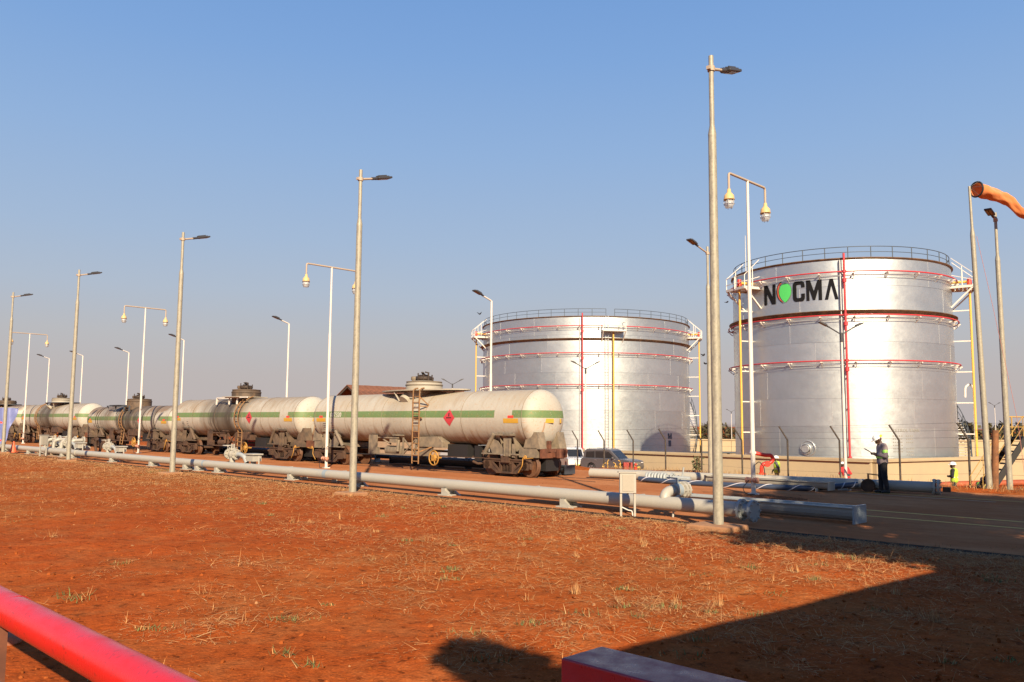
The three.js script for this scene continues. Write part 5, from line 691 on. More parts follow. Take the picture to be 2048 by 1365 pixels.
{ const t = thing('hopper', 'grey steel hopper cut off by the right edge, under the stair landing', 'hopper', V(20.5, -0.8, -31.6)), b = new MB(); b.add(new THREE.CylinderGeometry(1.0, 0.5, 1.5, 4, 1), M4(0.3, 1.4, 0, 0, Math.PI / 4)).box(0.3, 2.18, 0, 1.5, 0.1, 1.5).build('hopper_bin', painted([0.33, 0.3, 0.27], 0.6, 2), t); const l = new MB(); for (const x of [-0.35, 0.95]) for (const z of [-0.6, 0.6]) l.box(x, 0.9, z, 0.1, 1.9, 0.1); l.build('leg', mp.black, t); new MB().box(0.3, 0.2, 0.4, 1.4, 0.12, 0.8).build('base_beam', mp.yellow, t); }
tag(new MB().rod([17.2, -0.3, -30.2], [17.32, 1.88, -30.2], 0.125, 0.11, 12).build('timber_post', mp.wood), 'short brown timber post between windsock mast and right lamp post', 'post');
tag(new MB().tube([[20.8, -1.3, -45.6], [24, -1.12, -46], [28.5, -0.98, -46], [34, -0.9, -46.5]], 0.17, 14, 30).build('ground_pipe', mat([0.42, 0.1, 0.035], 0.7, { map: scaled(T.rust, 2) })), 'orange-red pipe along the foot of the bright wall', 'pipe');
tag(new MB().tube([[9.5, -1.55, -60], [14, -1.45, -57.5], [18, -1.35, -53]], 0.06, 8, 20).build('ground_pipe', mp.fireRed), 'thin red pipe on the ground before the long wall', 'pipe');
tag(new MB().tube([[-3, -1.1, -64], [4, -1.25, -63.6], [8, -1.3, -59.6], [12, -1.0, -54]], 0.11, 10, 30).build('ground_pipe', mp.rustRed), 'rust-red pipe along the ground before the parked vehicles', 'pipe');
{ const rr = rng(31); for (let i = 0; i < 9; i++) { const g = new THREE.IcosahedronGeometry(0.16 + 0.22 * rr(), 1), p = g.attributes.position; for (let j = 0; j < p.count; j++) { const k = 0.75 + 0.5 * FB(p.getX(j) * 5 + i * 7, p.getY(j) * 5 + p.getZ(j) * 4, 1.3, 261); p.setXYZ(j, p.getX(j) * k * 1.4, p.getY(j) * k * 0.8, p.getZ(j) * k); } g.computeVertexNormals(); const x = 16.3 + i * 0.28 + rr() * 0.3, z = -(27.6 + rr() * 1.6), o = tag(mesh('rubble', boxUV(g), i % 3 ? mp.concrete : mp.coping), 'broken concrete lump on the earth bank below the windsock mast', 'rubble', 'concrete rubble on the bank at the right edge'); o.position.set(x, GY(x, z) + 0.04, z); o.rotation.y = rr() * 6; } }

// ---------------------------------------------------------------- people
function fieldGeo(bones, cell, k = 0.03) { // smooth union of tapered capsules, meshed
  const lo = V(9, 9, 9), hi = V(-9, -9, -9); for (const [a, b, ra, rb] of bones) { for (const [p, r] of [[a, ra], [b, rb]]) { lo.min(V(p[0] - r, p[1] - r, p[2] - r)); hi.max(V(p[0] + r, p[1] + r, p[2] + r)); } }
  const c = lo.clone().add(hi).multiplyScalar(0.5), half0 = Math.max(hi.x - lo.x, hi.y - lo.y, hi.z - lo.z) / 2 + cell * 3, n = Math.min(120, Math.ceil(2 * half0 / cell)), mc = new MarchingCubes(n, mp.black, false, false, 90000), f = mc.field, h = n / 2;
  f.fill(-1); const margin = 0.1;
  const xs = i => c.x + (i - h) / h * half0, ys = i => c.y + (i - h) / h * half0, zs = i => c.z + (i - h) / h * half0;
  const inR = (v, a, b) => v > a - margin && v < b + margin;
  for (let z = 0; z < n; z++) { const Z = zs(z); if (!inR(Z, lo.z, hi.z)) continue; for (let y = 0; y < n; y++) { const Y = ys(y); if (!inR(Y, lo.y, hi.y)) continue; for (let x = 0; x < n; x++) { const X = xs(x); if (!inR(X, lo.x, hi.x)) continue; let d = 9; for (const [a, b, ra, rb] of bones) { const bx = b[0] - a[0], by = b[1] - a[1], bz = b[2] - a[2], px = X - a[0], py = Y - a[1], pz = Z - a[2], t = clamp((px * bx + py * by + pz * bz) / (bx * bx + by * by + bz * bz + 1e-9)), e = Math.hypot(px - bx * t, py - by * t, pz - bz * t) - mix(ra, rb, t); const m = Math.max(k - Math.abs(d - e), 0) / k; d = Math.min(d, e) - m * m * k * 0.25; } f[x + y * n + z * n * n] = -d; } } }
  mc.isolation = 0; mc.update(); const cnt = mc.count, g = new THREE.BufferGeometry(), P = new Float32Array(mc.positionArray.slice(0, cnt * 3)), N = new Float32Array(mc.normalArray.slice(0, cnt * 3));
  for (let i = 0; i < cnt; i++) { P[3 * i] = P[3 * i] * half0 + c.x; P[3 * i + 1] = P[3 * i + 1] * half0 + c.y; P[3 * i + 2] = P[3 * i + 2] * half0 + c.z; }
  g.setAttribute('position', new THREE.BufferAttribute(P, 3)); g.setAttribute('normal', new THREE.BufferAttribute(N, 3)); return boxUV(g);
}
const skinM = mat([0.07, 0.036, 0.022], 0.55);
function handBones(w, dir, side, palmN) { // wrist, pointing direction, thumb side, palm normal: four bent fingers and a thumb
  const W0 = V(...w), d = V(...dir).normalize(), s = V(...side).normalize(), n = V(...palmN).normalize(), at = (a, b, c) => { const v = W0.clone().addScaledVector(d, a).addScaledVector(s, b).addScaledVector(n, c); return [v.x, v.y, v.z]; }, B = [[at(0, -0.01, 0), at(0.085, -0.02, 0), 0.022, 0.018], [at(0, 0.01, 0), at(0.085, 0.02, 0), 0.022, 0.018]];
  [[0.03, 0.036], [0.01, 0.042], [-0.011, 0.039], [-0.031, 0.03]].forEach(([o, l]) => { B.push([at(0.085, o, 0), at(0.085 + l, o * 1.15, 0.008), 0.0095, 0.009], [at(0.085 + l, o * 1.15, 0.008), at(0.085 + l * 1.55, o * 1.2, 0.03), 0.009, 0.008], [at(0.085 + l * 1.55, o * 1.2, 0.03), at(0.085 + l * 1.5, o * 1.2, 0.052), 0.008, 0.007]); });
  B.push([at(0.02, 0.025, 0.005), at(0.06, 0.055, 0.02), 0.013, 0.0105], [at(0.06, 0.055, 0.02), at(0.09, 0.058, 0.035), 0.0105, 0.0085]); return B;
}
function person(label, p, ry, q, group) { // q: joints (face towards +z) and clothes
  const t = thing('person', label, 'person', p, ry, group), J = { pel: [0, 0.95, 0], che: [0, 1.3, 0], nk: [0, 1.46, 0.0], hd: [0, 1.62, 0.04], sh: 0.19, hip: 0.1, kn: [[-0.11, 0.5, 0.02], [0.11, 0.5, 0.02]], an: [[-0.11, 0.08, -0.02], [0.11, 0.08, -0.02]], el: [[-0.25, 1.14, -0.04], [0.25, 1.14, -0.04]], wr: [[-0.24, 0.9, 0.06], [0.24, 0.9, 0.06]], hdir: [[0, -1, 0.2], [0, -1, 0.2]], ...q.j };
  const A = (a, b) => [a[0] + b[0], a[1] + b[1], a[2] + b[2]], shoulder = k => A(J.che, [k * J.sh, 0.12, 0]), hip = k => A(J.pel, [k * J.hip, -0.04, 0]);
  const torso = g => [[A(J.pel, [-0.07, 0, 0]), A(J.che, [-0.08, 0.05, 0]), 0.115 + g, 0.12 + g], [A(J.pel, [0.07, 0, 0]), A(J.che, [0.08, 0.05, 0]), 0.115 + g, 0.12 + g], [shoulder(-1), shoulder(1), 0.06 + g, 0.06 + g]];
  const arm = (i, g, e = 1) => { const k = i ? 1 : -1; return [[shoulder(k), J.el[i], 0.056 + g, 0.044 + g], [J.el[i], e < 1 ? A(J.el[i], [(J.wr[i][0] - J.el[i][0]) * e, (J.wr[i][1] - J.el[i][1]) * e, (J.wr[i][2] - J.el[i][2]) * e]) : J.wr[i], 0.044 + g, 0.03 + g]]; };
  const leg = (i, g) => { const k = i ? 1 : -1; return [[hip(k), J.kn[i], 0.088 + g, 0.06 + g], [J.kn[i], A(J.an[i], [0, 0.05, 0]), 0.06 + g, 0.045 + g]]; };
  const up = V(J.hd[0] - J.nk[0], J.hd[1] - J.nk[1], J.hd[2] - J.nk[2]), tilt = Math.atan2(up.z - 0.04, up.y) + (q.nod || 0), H = ([x, y, z]) => { const c = Math.cos(tilt), s = Math.sin(tilt); return [J.hd[0] + x, J.hd[1] + y * c - z * s, J.hd[2] + y * s + z * c]; };
  const head = [[H([0, 0.03, -0.02]), H([0, 0.02, 0.02]), 0.095, 0.09], [H([0, -0.06, 0.035]), H([0, -0.085, 0.06]), 0.06, 0.042], [H([0, -0.005, 0.1]), H([0, -0.035, 0.118]), 0.012, 0.017], [H([-0.025, -0.07, 0.098]), H([0.025, -0.07, 0.098]), 0.012, 0.012], [H([-0.04, 0.025, 0.085]), H([0.04, 0.025, 0.085]), 0.016, 0.016], [H([-0.095, 0, 0]), H([-0.1, -0.02, -0.01]), 0.022, 0.018], [H([0.095, 0, 0]), H([0.1, -0.02, -0.01]), 0.022, 0.018]];
  const cell = q.cell || 0.024, gs = [fieldGeo([...torso(0), ...arm(0, 0), ...arm(1, 0), ...leg(0, 0), ...leg(1, 0), [A(J.che, [0, 0.12, 0]), J.nk, 0.065, 0.055], [J.nk, H([0, -0.06, -0.01]), 0.055, 0.055]], cell), fieldGeo(head, q.cell ? 0.006 : 0.01, 0.02)];
  [0, 1].forEach(i => gs.push(fieldGeo(handBones(J.wr[i], J.hdir[i], [i ? -0.6 : 0.6, 0.7, 0.1], [i ? -1 : 1, -0.2, 0.1]), 0.0045, 0.008)));
  const bodyM = mesh('body', mergeGeometries(gs), q.skin || skinM, t), ey = new MB(); for (const k of [-1, 1]) ey.sphere(...H([k * 0.034, 0.008, 0.1]), 0.012); ey.build('eyes', mat([0.6, 0.58, 0.55], 0.3), bodyM);
  new MB().add(fieldGeo([...leg(0, 0.018), ...leg(1, 0.018), [A(J.pel, [-0.07, 0.06, 0]), A(J.pel, [0.07, 0.06, 0]), 0.135, 0.135], [hip(-1), hip(1), 0.11, 0.11]], cell), null, true).build('trousers', mat(q.trousers, 0.9, { map: scaled(T.plaster, 1) }), t);
  new MB().add(fieldGeo([...torso(0.02), ...arm(0, 0.018, q.sleeve || 0.9), ...arm(1, 0.018, q.sleeve || 0.9), [A(J.pel, [-0.08, -0.02, 0]), A(J.pel, [0.08, -0.02, 0]), 0.13, 0.13], [A(J.che, [0, 0.14, 0]), J.nk, 0.075, 0.066]], cell), null, true).build('shirt', mat(q.shirt, 0.9, { map: scaled(T.plaster, 0.8) }), t);
  { const b = []; for (const i of [0, 1]) b.push([A(J.an[i], [0, 0.06, 0]), A(J.an[i], [0, -0.03, -0.03]), 0.06, 0.055], [A(J.an[i], [0, -0.04, -0.03]), A(J.an[i], [i ? 0.02 : -0.02, -0.045, 0.15]), 0.045, 0.04]); new MB().add(fieldGeo(b, 0.016), null, true).build('boots', mp.black, t); }
  if (q.vest) { new MB().add(fieldGeo([...torso(0.036).slice(0, 2), [A(J.che, [-0.12, 0.13, 0]), A(J.che, [0.12, 0.13, 0]), 0.08, 0.08], [A(J.pel, [-0.07, -0.02, 0]), A(J.pel, [0.07, -0.02, 0]), 0.145, 0.145]], cell), null, true).build('safety_vest', mat(q.vest, 0.8), t); const s = new MB(), c = A(J.pel, [0, 0.14, 0]); s.add(new THREE.CylinderGeometry(1, 1, 0.05, 28, 1, true), M4(...c, 0, 0, 0, V(0.232, 1, 0.162))); s.build('reflective_band', mat([0.7, 0.72, 0.68], 0.4), t); }
  if (q.band) { const s = new MB(), c = A(J.pel, [0, 0.13, 0.0]), cx = (J.che[2] - J.pel[2]) * 0.3; s.add(new THREE.CylinderGeometry(1, 1, 0.055, 28, 1, true), M4(c[0], c[1], c[2] + cx, 0.1, 0, 0, V(0.236, 1, 0.172))); s.build('reflective_band', mat(q.band, 0.5), t); for (const i of [0, 1]) { const a = shoulder(i ? 1 : -1), b = J.el[i], m = u => [mix(a[0], b[0], u), mix(a[1], b[1], u), mix(a[2], b[2], u)]; new MB().rod(m(0.42), m(0.68), 0.077, 0.074, 14, true).build('reflective_band', mat(q.band, 0.5), t); } }
  if (q.helmet) { const g = new THREE.Group(), b = new MB(); b.add(new THREE.SphereGeometry(0.128, 24, 12, 0, 7, 0, Math.PI / 2), M4(0, 0, 0, 0, 0, 0, V(1, 1.05, 1.14))).add(new THREE.CylinderGeometry(0.14, 0.15, 0.015, 28), M4(0, 0.0, 0.012, 0, 0, 0, V(0.96, 1, 1.1))).box(0, 0.0, 0.15, 0.16, 0.012, 0.08).rod([0, 0.06, -0.13], [0, 0.12, 0.05], 0.018); const h = b.build('helmet', mat(q.helmet, 0.35), t); h.position.set(...H([0, 0.055, -0.005])); h.rotation.x = -0.0 + tilt; if (q.muffs) { const m = new MB(); for (const k of [-1, 1]) m.rod([k * 0.115, 0.03, -0.1], [k * 0.155, 0.03, -0.1], 0.038, 0.032, 16); m.build('ear_muffs', mat([0.8, 0.66, 0.03], 0.45), h); } }
  return t;
}
const VEST = [0.42, 0.62, 0.05], man = person('standing man in grey shirt with lime bands reading a sheet of paper on the road', V(11.16, 0.0, -25.45), -Math.PI / 2 - 0.12, { cell: 0.017, muffs: true, nod: 0.35, j: { hd: [0, 1.58, 0.1], nk: [0, 1.45, 0.03], che: [0, 1.29, 0.0], el: [[-0.26, 1.1, -0.02], [0.26, 1.1, -0.02]], wr: [[-0.14, 1.15, 0.17], [0.14, 1.15, 0.17]], hdir: [[0.4, 0.2, 1], [-0.4, 0.2, 1]], kn: [[-0.1, 0.5, 0.03], [0.1, 0.5, -0.02]], an: [[-0.1, 0.09, 0.03], [0.1, 0.09, -0.08]] }, trousers: [0.012, 0.012, 0.016], shirt: [0.29, 0.23, 0.235], band: [0.4, 0.85, 0.12], helmet: [0.8, 0.78, 0.74] });
{ const w = V(-0.02, 1.24, 0.37).applyAxisAngle(V(0, 1, 0), man.rotation.y).add(man.position), o = tag(new MB().box(0, 0, 0, 0.21, 0.008, 0.3).build('paper_sheet', mat([0.8, 0.8, 0.78], 0.8)), 'white sheet of paper held by the standing man', 'paper'); o.position.copy(w); o.rotation.set(-0.55, man.rotation.y, 0, 'YXZ'); }
person('worker in yellow vest and white helmet beside the red fire monitor', V(14.62, -1.47, -46.6), -Math.PI / 2 - 0.5, { j: { wr: [[-0.3, 0.95, 0.3], [0.3, 0.92, -0.16]], el: [[-0.27, 1.14, 0.06], [0.29, 1.16, -0.14]] }, trousers: [0.1, 0.09, 0.05], shirt: [0.09, 0.1, 0.1], vest: VEST, helmet: [0.8, 0.8, 0.78] });
person('worker in red shirt and white helmet behind the double-armed lamp post', V(18.25, -1.62, -46.3), Math.PI + 0.3, { j: { pel: [0, 0.86, -0.1], che: [0, 1.18, 0.05], nk: [0, 1.33, 0.12], hd: [0, 1.47, 0.2], kn: [[-0.13, 0.48, 0.12], [0.13, 0.48, 0.12]], el: [[-0.36, 1.02, 0], [0.36, 1.02, 0]], wr: [[-0.2, 0.9, 0.14], [0.2, 0.9, 0.14]] }, trousers: [0.05, 0.045, 0.045], shirt: [0.5, 0.035, 0.04], helmet: [0.8, 0.8, 0.78] });
person('worker in yellow vest and white helmet with his back turned, before the bright wall', V(20.9, -1.46, -40), -Math.PI + 0.9, { j: { el: [[-0.28, 1.13, 0.02], [0.28, 1.13, 0.02]], wr: [[-0.1, 1.12, 0.24], [0.1, 1.12, 0.24]], hdir: [[1, 0, 0.3], [-1, 0, 0.3]] }, trousers: [0.03, 0.028, 0.03], shirt: [0.02, 0.02, 0.024], vest: VEST, helmet: [0.8, 0.8, 0.78] });
person('bareheaded worker in green vest sitting low on the bank before the bright wall', V(22.15, -1.3, -40), 2.2, { j: { pel: [0, 0.16, 0], che: [0, 0.5, 0.08], nk: [0, 0.67, 0.12], hd: [0, 0.82, 0.17], kn: [[-0.16, 0.48, 0.4], [0.16, 0.48, 0.4]], an: [[-0.16, 0.1, 0.55], [0.16, 0.1, 0.55]], el: [[-0.28, 0.4, 0.16], [0.28, 0.4, 0.16]], wr: [[-0.14, 0.46, 0.38], [0.14, 0.46, 0.38]] }, trousers: [0.03, 0.03, 0.03], shirt: [0.03, 0.025, 0.022], vest: [0.2, 0.45, 0.06] });
person('worker in white shirt and helmet behind the red fire trailer, seen under the second wagon', V(-15.3, 0, -54.2), 0.4, { j: { pel: [0, 0.62, -0.1], che: [0, 0.92, 0.05], nk: [0, 1.06, 0.12], hd: [0, 1.2, 0.2], kn: [[-0.14, 0.42, 0.2], [0.14, 0.42, 0.2]], el: [[-0.28, 0.75, 0.05], [0.28, 0.75, 0.05]], wr: [[-0.16, 0.7, 0.25], [0.16, 0.7, 0.25]] }, trousers: [0.02, 0.02, 0.025], shirt: [0.6, 0.6, 0.6], helmet: [0.8, 0.8, 0.8] });

// ---------------------------------------------------------------- foreground barrier pipe and beam
{
  const a = W(-6.6, -13.28, 0.9), b = W(6, -13.3, 0.9), t = thing('barrier_pipe', 'glossy red barrier pipe crossing the lower left corner', 'barrier', V(0, 0, 0)); new MB().rod([a.x, a.y, a.z], [b.x, b.y, b.z], 0.094, 0.094, 40).build('pipe', mp.redPaint, t); const p = new MB(), s = W(-3.15, -13.3, 0), e = W(4, -13.3, 0), l = W(-6.6, -13.3, 0); for (const q of [s, e, l]) p.box(q.x, 0.42, q.z, 0.09, 0.84, 0.09, 0, PHI); p.build('post', mp.rustRed, t); const w = new MB(), c = W(-3.42, -13.28, 0.9); w.add(new THREE.TorusGeometry(0.0945, 0.0015, 6, 40), new THREE.Matrix4().makeRotationY(PHI + Math.PI / 2).setPosition(c.x, c.y, c.z)); w.build('weld_bead', mp.redPaint, t);
}
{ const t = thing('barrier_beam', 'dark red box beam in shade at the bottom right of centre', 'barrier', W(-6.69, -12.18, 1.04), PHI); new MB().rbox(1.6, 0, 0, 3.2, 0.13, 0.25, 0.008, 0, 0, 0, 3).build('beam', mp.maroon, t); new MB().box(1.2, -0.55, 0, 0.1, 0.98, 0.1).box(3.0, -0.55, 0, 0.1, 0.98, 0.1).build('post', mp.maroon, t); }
{ const g = new THREE.IcosahedronGeometry(0.1, 2), p = g.attributes.position; for (let j = 0; j < p.count; j++) { const k = 0.8 + 0.4 * FB(p.getX(j) * 14, p.getY(j) * 14 + p.getZ(j) * 9, 1, 271); p.setXYZ(j, p.getX(j) * 1.35 * k, p.getY(j) * 0.6 * k, p.getZ(j) * k); } g.computeVertexNormals(); const o = tag(mesh('stone', boxUV(g), mat([0.4, 0.17, 0.09], 0.95, { map: scaled(T.conc, 0.4) })), 'pale orange stone on the ground under the red barrier pipe', 'stone'); o.position.set(-4.45, GY(-4.45, -7.62) + 0.03, -7.62); }

// ---------------------------------------------------------------- birds
{
  const bird = (x, y, z, ry, rz, flap, label) => { const t = thing('bird', label, 'bird', V(x * 1.45, 2 + (y - 2) * 1.45, z * 1.45), ry, 'dark birds flying round the wider tank'); t.rotation.z = rz; new MB().sphere(0, 0, 0, 0.1, 2.3, 0.85, 0.8).sphere(0.25, 0.04, 0, 0.055, 1.3, 1, 1).ext([[-0.2, 0], [-0.46, 0.05], [-0.44, -0.05]], 0.02, M4(0, 0, 0.04, Math.PI / 2)).build('body', mp.black, t); for (const k of [-1, 1]) { const w = new MB().ext([[0.14, 0], [-0.12, 0], [-0.16, 0.42], [-0.08, 0.7], [0.06, 0.5], [0.16, 0.3]], 0.012, M4(0, 0, 0, k * Math.PI / 2 - k * flap)); const m = w.build('wing', mp.black, t); } };
  bird(17.7, 12.1, -92, 0.4, 0.5, 0.5, 'dark bird above the right rail of the wider tank, wings raised'); bird(18.7, 12.0, -92, 1.6, -0.1, -0.6, 'dark bird with drooped wings above the right rail of the wider tank'); bird(20.8, 8.5, -90, 2.4, 0.2, 0.4, 'dark bird low between the two tanks'); bird(20.6, 9.4, -90, 0.3, 0.3, 0.5, 'dark bird right of the upper platform of the wider tank'); bird(-3.9, 15.0, -100, 0.9, 0.2, 0.6, 'small dark bird left of the wider tank'); bird(17.0, 11.6, -92, 2.0, 0.1, 0.9, 'dark bird perched by the right rail of the wider tank'); bird(23.2, 15.2, -90, 0.2, 0.1, 0.2, 'dark bird gliding left of the lettered tank');
}

// ---------------------------------------------------------------- vegetation
const leafGeo = (w, h) => { const g = new THREE.BufferGeometry(); g.setAttribute('position', new THREE.Float32BufferAttribute([0, 0, 0, w / 2, h * 0.5, 0.04 * h, 0, h, 0, -w / 2, h * 0.5, 0.04 * h], 3)); g.setAttribute('uv', new THREE.Float32BufferAttribute([0, 0, 1, 0, 1, 1, 0, 1], 2)); g.setIndex([0, 1, 2, 0, 2, 3]); g.computeVertexNormals(); return g; };
const leafMat = new THREE.MeshPhysicalMaterial({ color: rgb(1, 1, 1), roughness: 0.9, transmission: 0.3, thickness: 0, side: THREE.DoubleSide });
const dullLeaf = mat([1, 1, 1], 0.95, { side: THREE.DoubleSide });
const qm = (p, e, s) => new THREE.Matrix4().compose(p, new THREE.Quaternion().setFromEuler(e), s);
function tree(label, x, z, base, lobes, n, leaf, seed, group) { // lobes: [x, y, z, radius] in the world
  const t = thing('tree', label, 'tree', V(x, base, z), 0, group), r = rng(seed), b = new MB(), top = lobes[0]; const fork = [0.15, (top[1] - base) * 0.4, 0.1];
  b.tube([[0, -0.2, 0], [0.05, fork[1] * 0.5, 0.05], fork], 0.2, 10, 20); for (const l of lobes) b.tube([fork, [(l[0] - x) * 0.5, mix(fork[1], l[1] - base, 0.55), (l[2] - z) * 0.5], [l[0] - x, l[1] - base + 0.2 * l[3], l[2] - z]], 0.07, 7, 14); b.build('trunk', mp.wood, t);
  const ms = [], cs = [], tot = lobes.reduce((a, l) => a + l[3] ** 2, 0); for (const l of lobes) { const cl = []; for (let i = 0; i < 26; i++) { const a = r() * 6.283, c = 2 * r() - 1, q = Math.sqrt(1 - c * c), rr = l[3] * (0.45 + 0.55 * r()); cl.push([q * Math.cos(a) * rr, c * rr * 0.8, q * Math.sin(a) * rr, l[3] * (0.2 + 0.22 * r())]); } const k = Math.round(n * l[3] ** 2 / tot); for (let i = 0; i < k; i++) { const c = cl[Math.floor(r() * 26)], g = () => (r() + r() + r() - 1.5) * 1.3; const p = V(l[0] - x + c[0] + g() * c[3], l[1] - base + c[1] + g() * c[3] * 0.8, l[2] - z + c[2] + g() * c[3]); ms.push(qm(p, new THREE.Euler(r() * 6, r() * 6, r() * 6), V(1, 1, 1).multiplyScalar(0.7 + 0.7 * r()))); const v = 0.7 + 0.6 * r(); cs.push(rgb(0.05 * v, 0.085 * v, 0.022 * v)); } }
  inst('crown', leaf, leafMat, ms, cs, t); return t;
}
{ // trees and the gatehouse outside the frame on the right; they throw the shade over the road and the corner
  const leaf = leafGeo(0.16, 0.26);
  // ground shade centre (x, z), radius, height of the lobe -> place on the sun ray
  const lobe = (gx, gz, r, h) => [gx + h / Math.tan(SUN_EL) * Math.sin(SUN_AZ), h, -(gz - h / Math.tan(SUN_EL) * Math.cos(SUN_AZ)), r];
  tree('leafy tree outside the right edge shading the near part of the road', 12.6, -3.2, 0, [lobe(4.5, 14.8, 0.75, 5.4), lobe(5.4, 14.3, 0.85, 5.4), lobe(6.3, 13.8, 0.9, 5.3), lobe(5.3, 16.2, 1.1, 5.9), lobe(4.9, 17.6, 0.7, 6), lobe(7.4, 15.2, 1.7, 6), lobe(8.6, 11.8, 1.6, 5), lobe(7.3, 12.9, 1.1, 5), lobe(6.9, 11.7, 0.9, 4.8), lobe(9.5, 13, 1.3, 5.4), lobe(6.4, 11.4, 0.55, 4.6), lobe(9.8, 15.2, 2.4, 6.6), lobe(12.5, 14.5, 2.5, 6), lobe(7.0, 18.6, 1.9, 7.2), lobe(10.3, 18.8, 2.4, 7.2), lobe(12.8, 18.4, 2.3, 7)], 33000, leaf, 61);
  tree('tall leafy tree outside the right edge shading the far part of the road', 15.2, -8.2, 0, [lobe(8.6, 22.6, 2.2, 9), lobe(11.6, 22.4, 2.3, 8.6), lobe(9.9, 25.6, 1.5, 10), lobe(12.4, 25.2, 1.3, 9.8), lobe(14.2, 21, 2.1, 8.5)], 17000, leaf, 67);
  tree('added unseen leaf clump behind the camera, shaped to throw the shade beside the dark red beam', 2.2, 2.6, 0, [[1.0, 5.0, 1.45, 0.28], [1.25, 5.0, 1.95, 0.36], [0.84, 5.05, 1.75, 0.2]], 2600, leafGeo(0.08, 0.13), 71);  // added out of view only to cast this lump of shade
  const t = thing('gatehouse', 'low gatehouse with flat roof outside the frame, right of the camera', 'building', V(-0.32, 0, 1.43), PHI), e = V(0.76, 0, -0.65);
  t.rotation.y = Math.atan2(0.65, 0.76); const L = 10.6, D = 8.5; new MB().box(L / 2 - 0.05, 4.0 - 0.1, D / 2, L, 0.2, D).build('roof', mp.concrete, t); const w = new MB(); w.box(L / 2, 1.9, D - 0.5, L - 1.2, 3.8, 0.2).box(L - 0.7, 1.9, D / 2 + 1.2, 0.2, 3.8, D - 3.4).box(0.6, 1.9, D / 2 + 2, 0.2, 3.8, D - 5).build('wall', mp.wall, t); const p = new MB(); for (const x of [1.4, L - 0.5]) p.rod([x, 0, 0.4], [x, 3.8, 0.4], 0.09); p.build('column', mp.galv, t);
}
{ // far woodland behind the tanks
  const r = rng(81), ms = [], cs = [], g = leafGeo(0.9, 1.2); for (let i = 0; i < 150; i++) { const x = 18 + r() * 150, z = -(205 + r() * 45 + Math.max(0, x - 90) * 0.1), base = -5.2, h = 5.6 + 3.2 * r() * (0.4 + FB(x, 1, 0.06, 281)), w = 2.4 + 2.4 * r(); for (let k = 0; k < 170; k++) { const a = r() * 6.283, q = Math.sqrt(r()), v = r(), prof = Math.sin(Math.PI * (0.18 + 0.78 * v)); ms.push(qm(V(x + Math.cos(a) * q * w * prof, base + v * h, z + Math.sin(a) * q * w * prof), new THREE.Euler(r() * 6, r() * 6, r() * 6), V(1, 1, 1).multiplyScalar(0.5 + 0.6 * r()))); const c = 0.6 + 0.7 * r(), d = FB(x, z, 0.09, 285) * 0.6; cs.push(rgb((0.062 + 0.035 * d) * c, (0.056 + 0.02 * d) * c, 0.026 * c)); } }
  tag(inst('woodland', g, dullLeaf, ms, cs), 'dry brown-green woodland along the horizon behind the tank farm', 'woodland');
}
{ // thin plant before the wall
  const x = 20.2 * 0.72, z = -63, t = thing('shrub', 'thin leafy plant growing before the long bund wall', 'plant', V(13.85, GY(13.85, -63) - 0.05, -63)), r = rng(91), b = new MB(), ms = [], cs = []; for (let i = 0; i < 5; i++) { const a = i * 1.25, q = [0.35 * Math.cos(a) * r(), 1.3 + 0.6 * r(), 0.3 * Math.sin(a)]; b.tube([[0, 0, 0], [q[0] * 0.4, q[1] * 0.5, q[2] * 0.4], q], 0.02, 5, 8); for (let k = 0; k < 45; k++) { const u = 0.25 + 0.75 * r(); ms.push(qm(V(q[0] * u + (r() - 0.5) * 0.5, q[1] * u, q[2] * u + (r() - 0.5) * 0.5), new THREE.Euler(r() * 6, r() * 6, r() * 6), V(1, 1, 1).multiplyScalar(0.8 + 0.6 * r()))); cs.push(rgb(0.09, 0.1, 0.04)); } } b.build('stem', mp.wood, t); inst('foliage', leafGeo(0.09, 0.24), dullLeaf, ms, cs, t);
}
